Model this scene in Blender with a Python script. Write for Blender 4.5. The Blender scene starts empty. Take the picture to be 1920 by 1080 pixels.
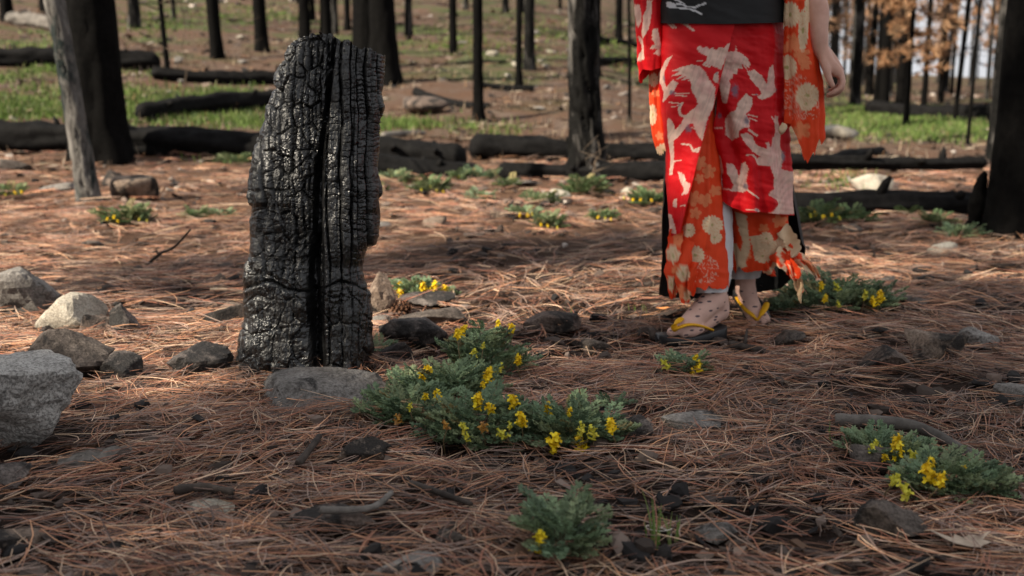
import bpy, math, random
import numpy as np
from mathutils import Vector

# ------------------------------------------------------------------ camera, sky, sun, exposure
scene = bpy.context.scene
FPX, CX, CY = 2000.0, 960.0, 540.0            # focal length in photo pixels (1920 wide)
CAMZ, PITCH = 0.75, math.radians(10.6)
cam_data = bpy.data.cameras.new('camera'); cam = bpy.data.objects.new('camera', cam_data)
scene.collection.objects.link(cam); scene.camera = cam
cam.location = (0, 0, CAMZ); cam.rotation_euler = (math.pi / 2 - PITCH, 0, 0)
cam_data.sensor_width = 36.0; cam_data.lens = 36.0 * FPX / 1920.0
cam_data.clip_start = 0.05; cam_data.clip_end = 2000
cam_data.dof.use_dof = True; cam_data.dof.focus_distance = 2.45; cam_data.dof.aperture_fstop = 3.4

SUN_EL, SUN_PHI = math.radians(38), math.radians(28)   # light travels towards +x and away from the camera
travel = Vector((math.cos(SUN_PHI) * math.cos(SUN_EL), math.sin(SUN_PHI) * math.cos(SUN_EL), -math.sin(SUN_EL)))
world = bpy.data.worlds.new('World'); scene.world = world; world.use_nodes = True
wn = world.node_tree.nodes; wl = world.node_tree.links
sky = wn.new('ShaderNodeTexSky'); sky.sky_type = 'NISHITA'; sky.sun_disc = False
sky.sun_elevation = SUN_EL; sky.sun_rotation = math.atan2(-travel.x, -travel.y)
sky.air_density = 1.0; sky.dust_density = 4.0; sky.ozone_density = 0.6
veil = wn.new('ShaderNodeHueSaturation'); veil.inputs['Saturation'].default_value = 0.5; wl.new(sky.outputs[0], veil.inputs['Color'])
# broken white cloud over the whole sky
wtc = wn.new('ShaderNodeTexCoord'); wno = wn.new('ShaderNodeTexNoise'); wno.inputs['Scale'].default_value = 3.2; wno.inputs['Detail'].default_value = 7; wno.inputs['Roughness'].default_value = .6
wrp = wn.new('ShaderNodeValToRGB'); wrp.color_ramp.elements[0].position = .28; wrp.color_ramp.elements[1].position = .48
wmx = wn.new('ShaderNodeMix'); wmx.data_type = 'RGBA'; wmx.inputs[7].default_value = (6.9, 7.0, 7.3, 1)
wl.new(wtc.outputs['Generated'], wno.inputs['Vector']); wl.new(wno.outputs['Fac'], wrp.inputs[0]); wl.new(wrp.outputs[0], wmx.inputs[0]); wl.new(veil.outputs[0], wmx.inputs[6])
wl.new(wmx.outputs[2], wn['Background'].inputs[0]); wn['Background'].inputs[1].default_value = 0.05
sun_data = bpy.data.lights.new('sun', 'SUN'); sun = bpy.data.objects.new('sun', sun_data)
scene.collection.objects.link(sun); sun_data.energy = 5.0; sun_data.angle = math.radians(0.6)
sun_data.color = (1.0, 0.89, 0.72); sun.rotation_euler = travel.to_track_quat('-Z', 'Y').to_euler(); sun.location = (-6, -3, 9)
scene.view_settings.view_transform = 'Standard'; scene.view_settings.look = 'None'
scene.view_settings.gamma = 1.0; scene.view_settings.use_curve_mapping = False
scene.view_settings.exposure = 1.13
scene.render.engine = 'CYCLES'
scene.cycles.use_denoising = True
scene.cycles.max_bounces = 6; scene.cycles.diffuse_bounces = 3; scene.cycles.glossy_bounces = 2
scene.cycles.sample_clamp_indirect = 6.0

# ------------------------------------------------------------------ helpers
RNG = np.random.default_rng(7)
def _h(ix, iy, iz, seed):
    h = (ix.astype(np.int64) * 374761393 + iy.astype(np.int64) * 668265263 + iz.astype(np.int64) * 1440670441 + seed * 974634777) & 0xffffffff
    h = ((h ^ (h >> 13)) * 1274126177) & 0xffffffff
    h = ((h ^ (h >> 16)) * 2246822519) & 0xffffffff
    return ((h ^ (h >> 15)) & 0xffffff) / float(0xffffff)
def vn2(x, y, seed=0):
    x = np.asarray(x, float); y = np.asarray(y, float)
    ix, iy = np.floor(x), np.floor(y); fx, fy = x - ix, y - iy
    fx = fx * fx * (3 - 2 * fx); fy = fy * fy * (3 - 2 * fy); z = np.zeros_like(ix)
    a = _h(ix, iy, z, seed); b = _h(ix + 1, iy, z, seed); c = _h(ix, iy + 1, z, seed); d = _h(ix + 1, iy + 1, z, seed)
    return (a + (b - a) * fx) * (1 - fy) + (c + (d - c) * fx) * fy
def vn3(p, seed=0):
    i = np.floor(p); f = p - i; f = f * f * (3 - 2 * f); r = 0
    for dx in (0, 1):
        for dy in (0, 1):
            for dz in (0, 1):
                w = (f[:, 0] if dx else 1 - f[:, 0]) * (f[:, 1] if dy else 1 - f[:, 1]) * (f[:, 2] if dz else 1 - f[:, 2])
                r = r + w * _h(i[:, 0] + dx, i[:, 1] + dy, i[:, 2] + dz, seed)
    return r
def fbm2(x, y, seed=0, o=4):
    r = 0; a = 0.5
    for k in range(o): r = r + a * (vn2(x * 2 ** k, y * 2 ** k, seed + k) - 0.5); a *= 0.5
    return r * 2
def fbm3(p, seed=0, o=4):
    r = 0; a = 0.5
    for k in range(o): r = r + a * (vn3(p * 2 ** k, seed + k) - 0.5); a *= 0.5
    return r * 2
def interp(x, pairs):
    return np.interp(x, [p[0] for p in pairs], [p[1] for p in pairs])

HILL = [(-180, 0), (-110, 0), (-70, .06), (-30, .13), (0, .122), (5, .108), (8, .085), (11, .055), (15, .022), (30, .012), (70, .01), (120, 0), (180, 0)]
def ground_z(x, y):
    x = np.asarray(x, float); y = np.asarray(y, float)
    d = np.hypot(x, y); ang = np.degrees(np.arctan2(x, y))
    e = np.minimum(d, 130.0) - 10.5
    rise = np.where(e > 20, e, np.log1p(np.exp(np.clip(e / 1.2, -40, 40))) * 1.2)
    z = interp(ang, HILL) * rise
    z = z + 0.035 * fbm2(x * 1.7 + 3.1, y * 1.7, 11, 3) + 0.024 * fbm2(x * 4.4, y * 4.4, 21, 3)
    far = np.clip((d - 6) / 8, 0, 1)
    z = z + far * (0.16 * fbm2(x * .4, y * .4, 31, 3) + 0.05 * fbm2(x * 1.3, y * 1.3, 37, 2)) - .004
    return z
CP, SP = math.cos(PITCH), math.sin(PITCH)
def ray(px, py):
    a = (np.asarray(px, float) - CX) / FPX; b = (CY - np.asarray(py, float)) / FPX
    return np.stack([a + 0 * b, CP + b * SP + 0 * a, -SP + b * CP + 0 * a], -1)
def at(px, py, Y):
    d = ray(px, py); t = np.asarray(Y, float) / d[..., 1]
    return d * t[..., None] + np.array([0, 0, CAMZ])
def ground_at(px, py, far=140.0):
    px = np.atleast_1d(np.asarray(px, float)); py = np.atleast_1d(np.asarray(py, float))
    d = ray(px, py); down = np.maximum(-d[:, 2], 1e-6); t0 = np.clip((CAMZ - .16) / down, .6, 8.0); lo = t0.copy(); hi = np.full(len(px), far); done = np.zeros(len(px), bool); t = t0.copy()
    while not done.all() and t.min() < far:
        t2 = t * 1.05; p = d * t2[:, None]; below = (p[:, 2] + CAMZ < ground_z(p[:, 0], p[:, 1])) & ~done
        lo[below] = t[below]; hi[below] = t2[below]; done |= below; t = t2
    for _ in range(11):
        m = (lo + hi) / 2; p = d * m[:, None]; b = p[:, 2] + CAMZ < ground_z(p[:, 0], p[:, 1])
        hi = np.where(b, m, hi); lo = np.where(b, lo, m)
    p = d * hi[:, None]; p[:, 2] = ground_z(p[:, 0], p[:, 1])
    return p
def g1(px, py): return ground_at([px], [py])[0]

COL = scene.collection
def mesh(name, V, Q=None, T=None, mat=None, smooth=True, cols=None, midx=None, flat=None):
    V = np.asarray(V, np.float32).reshape(-1, 3); me = bpy.data.meshes.new(name)
    Q = np.zeros((0, 4), np.int32) if Q is None or len(Q) == 0 else np.asarray(Q, np.int32)
    T = np.zeros((0, 3), np.int32) if T is None or len(T) == 0 else np.asarray(T, np.int32)
    me.vertices.add(len(V)); me.vertices.foreach_set('co', V.ravel())
    nl = Q.size + T.size; npoly = len(Q) + len(T)
    me.loops.add(nl); me.loops.foreach_set('vertex_index', np.concatenate([Q.ravel(), T.ravel()]))
    me.polygons.add(npoly)
    me.polygons.foreach_set('loop_start', np.concatenate([np.arange(len(Q)) * 4, Q.size + np.arange(len(T)) * 3]).astype(np.int32))
    if midx is not None: me.polygons.foreach_set('material_index', np.asarray(midx, np.int32))
    me.update(calc_edges=True)
    if smooth: me.polygons.foreach_set('use_smooth', np.ones(npoly, bool))
    else: me.polygons.foreach_set('use_smooth', np.zeros(npoly, bool))
    if cols is not None:
        a = me.attributes.new('Col', 'FLOAT_COLOR', 'POINT')
        c = np.ones((len(V), 4), np.float32); c[:, :3] = cols; a.data.foreach_set('color', c.ravel())
    if mat is not None:
        for m in (mat if isinstance(mat, (list, tuple)) else [mat]): me.materials.append(m)
    return me
def link(name, me, parent=None, loc=None):
    o = bpy.data.objects.new(name, me); COL.objects.link(o)
    if parent is not None: o.parent = parent
    if loc is not None: o.location = loc
    return o
def tag(o, label=None, cat=None, group=None, kind=None):
    if label: o['label'] = label
    if cat: o['category'] = cat
    if group: o['group'] = group
    if kind: o['kind'] = kind
    return o
def thing(name, label, cat, loc, group=None):
    o = bpy.data.objects.new(name, None); COL.objects.link(o); o.location = loc; o.empty_display_size = 0.1
    return tag(o, label, cat, group)
def grid_quads(nr, nc, wrap=False):
    r = np.arange(nr - 1)[:, None]; c = np.arange(nc if wrap else nc - 1)[None, :]; c2 = (c + 1) % nc
    return np.stack([r * nc + c, r * nc + c2, (r + 1) * nc + c2, (r + 1) * nc + c], -1).reshape(-1, 4)
class Acc:
    """collects shapes into one mesh"""
    def __init__(s): s.V = []; s.Q = []; s.T = []; s.C = []; s.n = 0
    def add(s, V, Q=None, T=None, C=None):
        V = np.asarray(V, float).reshape(-1, 3); s.V.append(V)
        if Q is not None and len(Q): s.Q.append(np.asarray(Q) + s.n)
        if T is not None and len(T): s.T.append(np.asarray(T) + s.n)
        if C is not None: s.C.append(np.broadcast_to(np.asarray(C, float), (len(V), 3)))
        s.n += len(V)
    def get(s, name, mat, off=(0, 0, 0), smooth=True):
        return mesh(name, np.concatenate(s.V) - np.asarray(off), np.concatenate(s.Q) if s.Q else None, np.concatenate(s.T) if s.T else None, mat, smooth, np.concatenate(s.C) if s.C else None)
def tube(P, R, n=6, flat=1.0, cap=True):
    P = np.asarray(P, float); R = np.broadcast_to(np.asarray(R, float), (len(P),)); k = len(P)
    Tn = np.gradient(P, axis=0); Tn /= np.linalg.norm(Tn, axis=1)[:, None] + 1e-9
    ref = np.array([0.13, 0.2, 1.0]); ref = ref if abs(Tn[:, 2]).mean() < .85 else np.array([1.0, 0.3, 0.05])
    A = np.cross(Tn, ref); A /= np.linalg.norm(A, axis=1)[:, None] + 1e-9; B = np.cross(Tn, A)
    th = np.arange(n) * 2 * np.pi / n
    V = P[:, None] + (A[:, None] * np.cos(th)[None, :, None] + flat * B[:, None] * np.sin(th)[None, :, None]) * R[:, None, None]
    V = V.reshape(-1, 3); Q = grid_quads(k, n, True); T = None
    if cap:
        V = np.vstack([V, P[0], P[-1]]); a = np.arange(n); b = (a + 1) % n
        T = np.vstack([np.stack([b, a, np.full(n, k * n)], 1), np.stack([(k - 1) * n + a, (k - 1) * n + b, np.full(n, k * n + 1)], 1)])
    return V, Q, T
def smooth_path(pts, n):
    pts = np.asarray(pts, float); m = len(pts); u = np.linspace(0, m - 1, n); i = np.clip(u.astype(int), 0, m - 2); f = (u - i)[:, None]
    p0 = pts[np.clip(i - 1, 0, m - 1)]; p1 = pts[i]; p2 = pts[i + 1]; p3 = pts[np.clip(i + 2, 0, m - 1)]
    return .5 * (2 * p1 + (p2 - p0) * f + (2 * p0 - 5 * p1 + 4 * p2 - p3) * f ** 2 + (3 * p1 - p0 - 3 * p2 + p3) * f ** 3)

# ------------------------------------------------------------------ materials
class NT:
    def __init__(s, name):
        s.m = bpy.data.materials.new(name); s.m.use_nodes = True; s.t = s.m.node_tree; s.b = s.t.nodes['Principled BSDF']
    def n(s, typ, **kw):
        o = s.t.nodes.new(typ)
        for k, v in kw.items():
            if k in o.inputs.keys() if isinstance(k, str) else False: o.inputs[k].default_value = v
            else: setattr(o, k, v)
        return o
    def l(s, a, b): s.t.links.new(a, b)
    def noise(s, vec, scale, detail=5, rough=.6, dist=0.0):
        o = s.t.nodes.new('ShaderNodeTexNoise'); o.inputs['Scale'].default_value = scale; o.inputs['Detail'].default_value = detail
        o.inputs['Roughness'].default_value = rough; o.inputs['Distortion'].default_value = dist
        if vec is not None: s.l(vec, o.inputs['Vector'])
        return o.outputs['Fac']
    def ramp(s, fac, stops):
        o = s.t.nodes.new('ShaderNodeValToRGB'); e = o.color_ramp.elements
        while len(e) < len(stops): e.new(0.5)
        for i, (p, c) in enumerate(stops): e[i].position = p; e[i].color = (c[0], c[1], c[2], 1) if not np.isscalar(c) else (c, c, c, 1)
        s.l(fac, o.inputs[0]); return o.outputs[0]
    def mix(s, fac, a, b, mode='MIX'):
        o = s.t.nodes.new('ShaderNodeMix'); o.data_type = 'RGBA'; o.blend_type = mode
        for sock, v in ((o.inputs[0], fac), (o.inputs[6], a), (o.inputs[7], b)):
            if hasattr(v, 'is_output') or isinstance(v, bpy.types.NodeSocket): s.l(v, sock)
            elif np.isscalar(v): sock.default_value = v
            else: sock.default_value = (v[0], v[1], v[2], 1)
        return o.outputs[2]
    def coord(s, kind='Object', scale=None):
        o = s.t.nodes.new('ShaderNodeTexCoord').outputs[kind]
        if scale is not None:
            mp = s.t.nodes.new('ShaderNodeMapping'); mp.inputs['Scale'].default_value = scale; s.l(o, mp.inputs[0]); o = mp.outputs[0]
        return o
    def bump(s, fac, strength, dist):
        o = s.t.nodes.new('ShaderNodeBump'); o.inputs['Strength'].default_value = strength; o.inputs['Distance'].default_value = dist
        s.l(fac, o.inputs['Height']); s.l(o.outputs[0], s.b.inputs['Normal']); return o
    def base(s, c):
        if isinstance(c, bpy.types.NodeSocket): s.l(c, s.b.inputs['Base Color'])
        else: s.b.inputs['Base Color'].default_value = (*c, 1)
    def set(s, rough=.8, spec=.3):
        s.b.inputs['Roughness'].default_value = rough; s.b.inputs['Specular IOR Level'].default_value = spec; return s.m

def rock_mat(name, c_dark, c_mid, c_light, char=0.0, rough=.85, spots=.5):
    m = NT(name); v = m.coord('Object'); inf = m.t.nodes.new('ShaderNodeObjectInfo')
    add = m.t.nodes.new('ShaderNodeVectorMath'); add.operation = 'MULTIPLY_ADD'
    cmb = m.t.nodes.new('ShaderNodeCombineXYZ'); m.l(inf.outputs['Random'], cmb.inputs[0]); m.l(inf.outputs['Random'], cmb.inputs[1])
    m.l(cmb.outputs[0], add.inputs[0]); add.inputs[1].default_value = (37, 53, 11); m.l(v, add.inputs[2]); v = add.outputs[0]
    a = m.noise(v, 9, 6, .65); b = m.noise(v, 160, 4, .7); c = m.noise(v, 32, 5, .7)
    col = m.ramp(a, [(.3, c_dark), (.5, c_mid), (.72, c_light)])
    col = m.mix(m.ramp(c, [(.42, 0), (.68, .75)]), col, c_light)
    col = m.mix(m.ramp(b, [(.42, spots), (.56, 0)]), col, tuple(.35 * k for k in c_dark))
    if char > 0:
        d = m.noise(v, 7, 4, .6, .6); col = m.mix(m.ramp(d, [(.62 - .35 * char, 0), (.70 - .35 * char, .95)]), col, (.016, .0145, .014))
        col = m.mix(m.ramp(m.noise(v, 55, 5, .75), [(.54, 0), (.70, .5)]), col, c_light)
    m.base(col); h = m.mix(.5, b, c); m.bump(h, .9, .010); return m.set(rough, .25)
M = {}
M['rock_light'] = rock_mat('light_grey_rock', (.22, .208, .192), (.44, .422, .395), (.58, .56, .53), .10, .9, .75)
M['rock_grey'] = rock_mat('grey_rock', (.075, .067, .060), (.165, .150, .138), (.31, .29, .27), .15)
M['rock_pale'] = rock_mat('pale_rock', (.20, .18, .15), (.36, .32, .26), (.52, .48, .41), 0)
M['rock_tan'] = rock_mat('tan_rock', (.085, .058, .044), (.19, .138, .105), (.34, .265, .21), .35)
M['rock_dark'] = rock_mat('dark_rock', (.026, .021, .018), (.070, .056, .048), (.19, .158, .138), .25)
M['rock_char'] = rock_mat('charred_rock', (.022, .019, .018), (.065, .055, .050), (.24, .20, .18), .52, .6)
M['rock_brown'] = rock_mat('brown_rock', (.042, .030, .024), (.115, .083, .068), (.23, .178, .150), .4)

def char_mat(name, base=(.010, .010, .011), hi=(.035, .034, .036), rough=(.28, .6), scale=40, bump=.5, spec=.6, ash=None, rs=6):
    m = NT(name); v = m.coord('Object'); vs = m.coord('Object', (1, 1, .25))
    a = m.noise(v, scale, 6, .7); b = m.noise(vs, scale * 3, 5, .7); c = m.noise(v, rs, 5, .65)
    col = m.ramp(a, [(.35, base), (.75, hi)])
    if ash is not None: col = m.mix(m.ramp(m.noise(vs, 5, 6, .7, .4), [(.50, 0), (.63, .85)]), col, ash)
    m.base(col)
    r = m.ramp(c, [(.3, rough[0]), (.7, rough[1])]); m.l(r, m.b.inputs['Roughness'])
    m.bump(m.mix(.6, a, b), bump, .006); m.b.inputs['Specular IOR Level'].default_value = spec; return m.m
M['char_gloss'] = char_mat('glossy_char', (.0018, .0018, .002), (.007, .007, .0074), (.14, .60), 60, .35, .72, rs=18)
M['char_bark'] = char_mat('charred_bark', (.0018, .0017, .0017), (.006, .0055, .0052), (.8, .95), 25, .8, .06)
M['char_bark_ash'] = char_mat('charred_bark_with_grey', (.003, .003, .003), (.010, .0095, .009), (.75, .9), 25, .8, .08, ash=(.12, .112, .105))
M['char_log'] = char_mat('charred_log', (.0028, .0028, .003), (.011, .0103, .0103), (.7, .9), 18, .9, .09)
M['bark_grey'] = None
def grey_bark():
    m = NT('grey_bark'); v = m.coord('Object', (1, 1, .3)); a = m.noise(v, 22, 6, .7, .3); b = m.noise(v, 90, 5, .7); c = m.noise(m.coord('Object', (1, 1, .45)), 5, 5, .65, .6)
    col = m.ramp(a, [(.32, (.03, .028, .026)), (.55, (.12, .112, .104)), (.8, (.27, .255, .24))])
    col = m.mix(m.ramp(c, [(.50, 0), (.58, .97)]), col, (.007, .013, .013))
    m.base(col); m.bump(m.mix(.5, a, b), .8, .01); return m.set(.85, .2)
M['bark_grey'] = grey_bark()
def wood(name, c1, c2, rough=.8):
    m = NT(name); v = m.coord('Object', (1, 1, 1)); a = m.noise(v, 45, 6, .7, .2); b = m.noise(v, 8, 3, .6)
    m.base(m.mix(m.ramp(b, [(.35, 0), (.7, .8)]), m.ramp(a, [(.3, c1), (.7, c2)]), tuple(.5 * k for k in c1))); m.bump(a, .6, .004); return m.set(rough, .25)
M['wood_grey'] = wood('weathered_wood', (.09, .08, .072), (.26, .235, .21))
M['wood_pale'] = wood('pale_stick_wood', (.30, .23, .16), (.52, .43, .33))
M['twig'] = wood('twig_bark', (.035, .028, .024), (.12, .095, .08))
M['far_twig'] = wood('dry_sapling', (.08, .06, .045), (.22, .16, .11))
def attr_mat(name, rough=.6, spec=.3, trans=0.0, bumps=None, tint=None):
    m = NT(name); a = m.t.nodes.new('ShaderNodeAttribute'); a.attribute_name = 'Col'; col = a.outputs['Color']
    if tint: col = m.mix(m.ramp(m.noise(m.coord('Object'), tint[0], 4, .6), [(.3, tint[1]), (.7, 0)]), col, (0.0, 0.0, 0.0))
    m.base(col); m.set(rough, spec)
    if bumps: m.bump(m.noise(m.coord('Object'), bumps[0], 4, .6), bumps[1], bumps[2])
    if trans > 0:
        tr = m.t.nodes.new('ShaderNodeBsdfTranslucent'); m.l(col, tr.inputs[0]); mx = m.t.nodes.new('ShaderNodeMixShader'); mx.inputs[0].default_value = trans
        m.l(m.b.outputs[0], mx.inputs[1]); m.l(tr.outputs[0], mx.inputs[2]); m.l(mx.outputs[0], m.t.nodes['Material Output'].inputs[0])
    return m.m
M['needles'] = attr_mat('fallen_needles', .55, .35)
M['leaf'] = attr_mat('leaf', .6, .3, .25)
M['petal'] = attr_mat('petal', .5, .3, .3)
M['dead_needles'] = attr_mat('scorched_needles', .6, .25, .2)
M['cloth'] = attr_mat('printed_cloth', .62, .25, .06, (900, .25, .001))
M['dry'] = attr_mat('dry_brush', .8, .2, .15)
M['debris'] = attr_mat('debris', .85, .2)

def ground_mat():
    m = NT('forest_floor'); geo = m.t.nodes.new('ShaderNodeNewGeometry').outputs['Position']
    def mp(s, rot=0):
        o = m.t.nodes.new('ShaderNodeMapping'); o.inputs['Scale'].default_value = s; o.inputs['Rotation'].default_value = (0, 0, rot); m.l(geo, o.inputs[0]); return o.outputs[0]
    s1 = m.noise(mp((6, 38, 10), .25), 3.0, 5, .7, 1.2); s2 = m.noise(mp((34, 8, 10), .3), 3.0, 5, .7, 1.2)
    big = m.noise(geo, .55, 5, .6); mid = m.noise(geo, 2.6, 5, .65); fine = m.noise(geo, 40, 5, .7)
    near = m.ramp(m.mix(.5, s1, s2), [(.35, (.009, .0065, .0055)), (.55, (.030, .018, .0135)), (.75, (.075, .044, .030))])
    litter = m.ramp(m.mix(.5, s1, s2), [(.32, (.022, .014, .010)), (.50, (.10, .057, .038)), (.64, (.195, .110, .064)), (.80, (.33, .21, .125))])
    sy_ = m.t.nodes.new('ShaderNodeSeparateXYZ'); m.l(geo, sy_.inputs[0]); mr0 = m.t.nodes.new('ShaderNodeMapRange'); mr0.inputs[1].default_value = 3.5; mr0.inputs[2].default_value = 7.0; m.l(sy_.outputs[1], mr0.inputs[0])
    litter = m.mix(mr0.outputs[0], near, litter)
    ash = m.ramp(m.mix(.5, mid, fine), [(.36, (.016, .013, .011)), (.5, (.062, .048, .041)), (.66, (.19, .158, .14))])
    dist = m.t.nodes.new('ShaderNodeSeparateXYZ'); m.l(geo, dist.inputs[0])
    mr = m.t.nodes.new('ShaderNodeMapRange'); mr.inputs[1].default_value = 8; mr.inputs[2].default_value = 13; mr.inputs[3].default_value = .0; mr.inputs[4].default_value = .62; m.l(dist.outputs[1], mr.inputs[0])
    mul = m.t.nodes.new('ShaderNodeMath'); mul.operation = 'MULTIPLY'; m.l(mr.outputs[0], mul.inputs[0]); m.l(m.ramp(mid, [(.38, .25), (.62, 1)]), mul.inputs[1])
    col = m.mix(mul.outputs[0], litter, ash)
    green = m.ramp(fine, [(.3, (.022, .036, .012)), (.7, (.075, .105, .035))])
    mr2 = m.t.nodes.new('ShaderNodeMapRange'); mr2.inputs[1].default_value = 12; mr2.inputs[2].default_value = 19; mr2.inputs[3].default_value = 0; mr2.inputs[4].default_value = .75; m.l(dist.outputs[1], mr2.inputs[0])
    mul2 = m.t.nodes.new('ShaderNodeMath'); mul2.operation = 'MULTIPLY'; m.l(mr2.outputs[0], mul2.inputs[0]); m.l(m.ramp(big, [(.50, 0), (.60, 1)]), mul2.inputs[1])
    col = m.mix(mul2.outputs[0], col, green)
    m.base(col); m.bump(m.mix(.5, m.mix(.5, s1, s2), fine), .9, .02); return m.set(.95, .1)
M['ground'] = ground_mat()
# ------------------------------------------------------------------ ground sheet
def build_ground():
    nx, ny = 220, 260
    u = np.linspace(-1, 1, nx); xs = 500 * np.sinh(u * 7.2) / math.sinh(7.2)
    v = np.linspace(-1, 1, ny); ys = 3.0 + 500 * np.sinh(v * 7.2) / math.sinh(7.2)
    X, Y = np.meshgrid(xs, ys); Z = ground_z(X, Y)
    o = link('ground', mesh('ground', np.stack([X, Y, Z], -1), grid_quads(ny, nx), None, M['ground']))
    tag(o, kind='structure')
build_ground()

CLEAR = []; CLEAR0 = []      # footprints that stay free of litter: (x, y, rx, ry)
# ------------------------------------------------------------------ far grass
def build_grass():
    rng = np.random.default_rng(9)
    spots = [(60, 140, 110, 20, 1500), (60, 195, 120, 22, 1700), (260, 190, 70, 40, 1800), (300, 205, 120, 25, 1500), (420, 180, 90, 20, 1000), (460, 225, 70, 14, 900),
             (440, 300, 60, 6, 120), (1700, 235, 150, 24, 3200), (1600, 205, 80, 22, 1300), (1790, 245, 90, 18, 1000), (1840, 230, 60, 20, 500), (780, 232, 90, 12, 300), (930, 240, 80, 10, 260),
             (720, 235, 40, 12, 250), (1060, 90, 120, 26, 800), (860, 80, 120, 26, 700), (280, 40, 90, 26, 600), (480, 30, 120, 20, 600), (1000, 55, 130, 20, 500), (760, 330, 70, 8, 150), (1590, 335, 80, 6, 120),
             (1180, 120, 40, 16, 200), (1250, 95, 50, 20, 200), (100, 80, 90, 20, 400)]
    px = []; py = []
    for (cx, cy, rx, ry, n) in spots:
        n = int(n * .62); a = rng.uniform(0, 6.28, n); r = np.sqrt(rng.random(n)) * (1 + .35 * rng.normal(0, 1, n)); px.append(cx + rx * r * np.cos(a)); py.append(cy + ry * r * np.sin(a))
    px = np.concatenate(px); py = np.concatenate(py); P = ground_at(px, py, 90)
    d = np.hypot(P[:, 0], P[:, 1]); ok = (d < 75) & (fbm2(P[:, 0] * .9, P[:, 1] * .9, 71, 3) > -.06); P = P[ok]; d = d[ok]; n = len(P); k = 3
    P = np.repeat(P, k, 0); d = np.repeat(d, k); P[:, 0] += rng.normal(0, .012, n * k) * d * .6; P[:, 1] += rng.normal(0, .03, n * k) * d * .6; P[:, 2] = ground_z(P[:, 0], P[:, 1])
    n = len(P); h = rng.uniform(.025, .085, n) * (1 + d * .010); w = .0035 + d * .0005; a = rng.uniform(0, 6.28, n); l = rng.uniform(.1, .6, n) * h; a2 = rng.uniform(0, 6.28, n)
    s = np.stack([np.cos(a), np.sin(a), 0 * a], 1) * w[:, None]; lean = np.stack([np.cos(a2) * l, np.sin(a2) * l, h], 1)
    V = np.stack([P - s, P + s, P + lean * .55 + s * .8, P + lean], 1); V[:, 0, 2] -= .02; V[:, 1, 2] -= .02
    T = (np.arange(n) * 4)[:, None, None] + np.array([(0, 1, 2), (0, 2, 3)])[None]
    pal = np.array([(.085, .145, .03), (.12, .185, .042), (.165, .215, .06), (.055, .09, .026), (.22, .20, .10)]); C = pal[rng.choice(5, n, p=[.3, .3, .17, .13, .1])] * rng.uniform(.8, 1.2, (n, 1))
    o = link('meadow_grass', mesh('meadow_grass', V, None, T.reshape(-1, 3), M['leaf'], False, np.repeat(C, 4, 0)))
    tag(o, 'fresh green grass growing in patches beyond the charred logs', 'grass', kind='stuff')
build_grass()

# dry grass, twigs and small stalks that roughen the hillside
def build_brush():
    rng = np.random.default_rng(31); n = 15000; px = rng.uniform(-40, 1960, n); py = rng.uniform(-5, 300, n); P = ground_at(px, py, 80); d = np.hypot(P[:, 0], P[:, 1]); ok = (d < 70) & (d > 9) & (fbm2(P[:, 0] * .5, P[:, 1] * .5, 17, 3) > -.1); P = P[ok]; d = d[ok]; n = len(P)
    a = rng.uniform(0, 6.28, n); flat = rng.random(n) < .55; h = np.where(flat, rng.uniform(.0, .03, n), rng.uniform(.04, .16, n)); L = np.where(flat, rng.uniform(.06, .35, n), rng.uniform(.01, .06, n)); w = .003 + d * .00035
    dr = np.stack([np.cos(a) * L, np.sin(a) * L, h], 1); s_ = np.stack([-np.sin(a), np.cos(a), 0 * a], 1) * w[:, None]; up = np.stack([0 * a, 0 * a, w * 1.5], 1) * flat[:, None]
    V = np.stack([P - s_, P + s_, P + dr * .6 + s_ * .7 + up, P + dr + up * .5], 1); V[:, :2, 2] -= .01
    T = (np.arange(n) * 4)[:, None, None] + np.array([(0, 1, 2), (0, 2, 3)])[None]
    pal = np.array([(.26, .20, .14), (.16, .12, .09), (.05, .04, .035), (.34, .28, .22), (.012, .011, .011), (.20, .11, .06)]); C = pal[rng.choice(6, n, p=[.2, .22, .18, .14, .16, .10])] * rng.uniform(.7, 1.2, (n, 1))
    tag(link('dry_brush', mesh('dry_brush', V, None, T.reshape(-1, 3), M['dry'], False, np.repeat(C, 4, 0))), 'dry grass and fallen twigs roughening the burnt hillside', 'dry brush', kind='stuff')
build_brush()
# ------------------------------------------------------------------ stones
import bmesh
def ico(level):
    bm = bmesh.new(); bmesh.ops.create_icosphere(bm, subdivisions=level, radius=1)
    V = np.array([v.co[:] for v in bm.verts]); T = np.array([[v.index for v in f.verts] for f in bm.faces]); bm.free()
    return V / np.linalg.norm(V, axis=1)[:, None], T
ICO = {2: ico(2), 3: ico(3), 4: ico(4), 5: ico(5)}
def rock_shape(seed, level, planes=14, sharp=16, rough=.05, flat_top=None):
    rng = np.random.default_rng(seed); D, T = ICO[level]
    N = rng.normal(size=(planes, 3)); N /= np.linalg.norm(N, axis=1)[:, None]; Hh = rng.uniform(.58, 1.0, planes)
    if flat_top is not None: N = np.vstack([N, (rng.normal(0, .1), rng.normal(0, .1), 1)]); Hh = np.append(Hh, flat_top)
    s = np.maximum(D @ N.T / Hh, 0); r = np.maximum((s ** sharp).sum(1), 1e-6) ** (-1 / sharp); r = np.minimum(r, 1.5)
    V = D * r[:, None]; n1 = fbm3(V * 2.2 + seed, seed, 5); n2 = fbm3(V * 9 + seed, seed + 9, 4); V = V * (1 + rough * (n1 + .45 * n2))[:, None]
    mn, mx = V.min(0), V.max(0); return (V - (mn + mx) / 2) / (mx - mn), T
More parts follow.
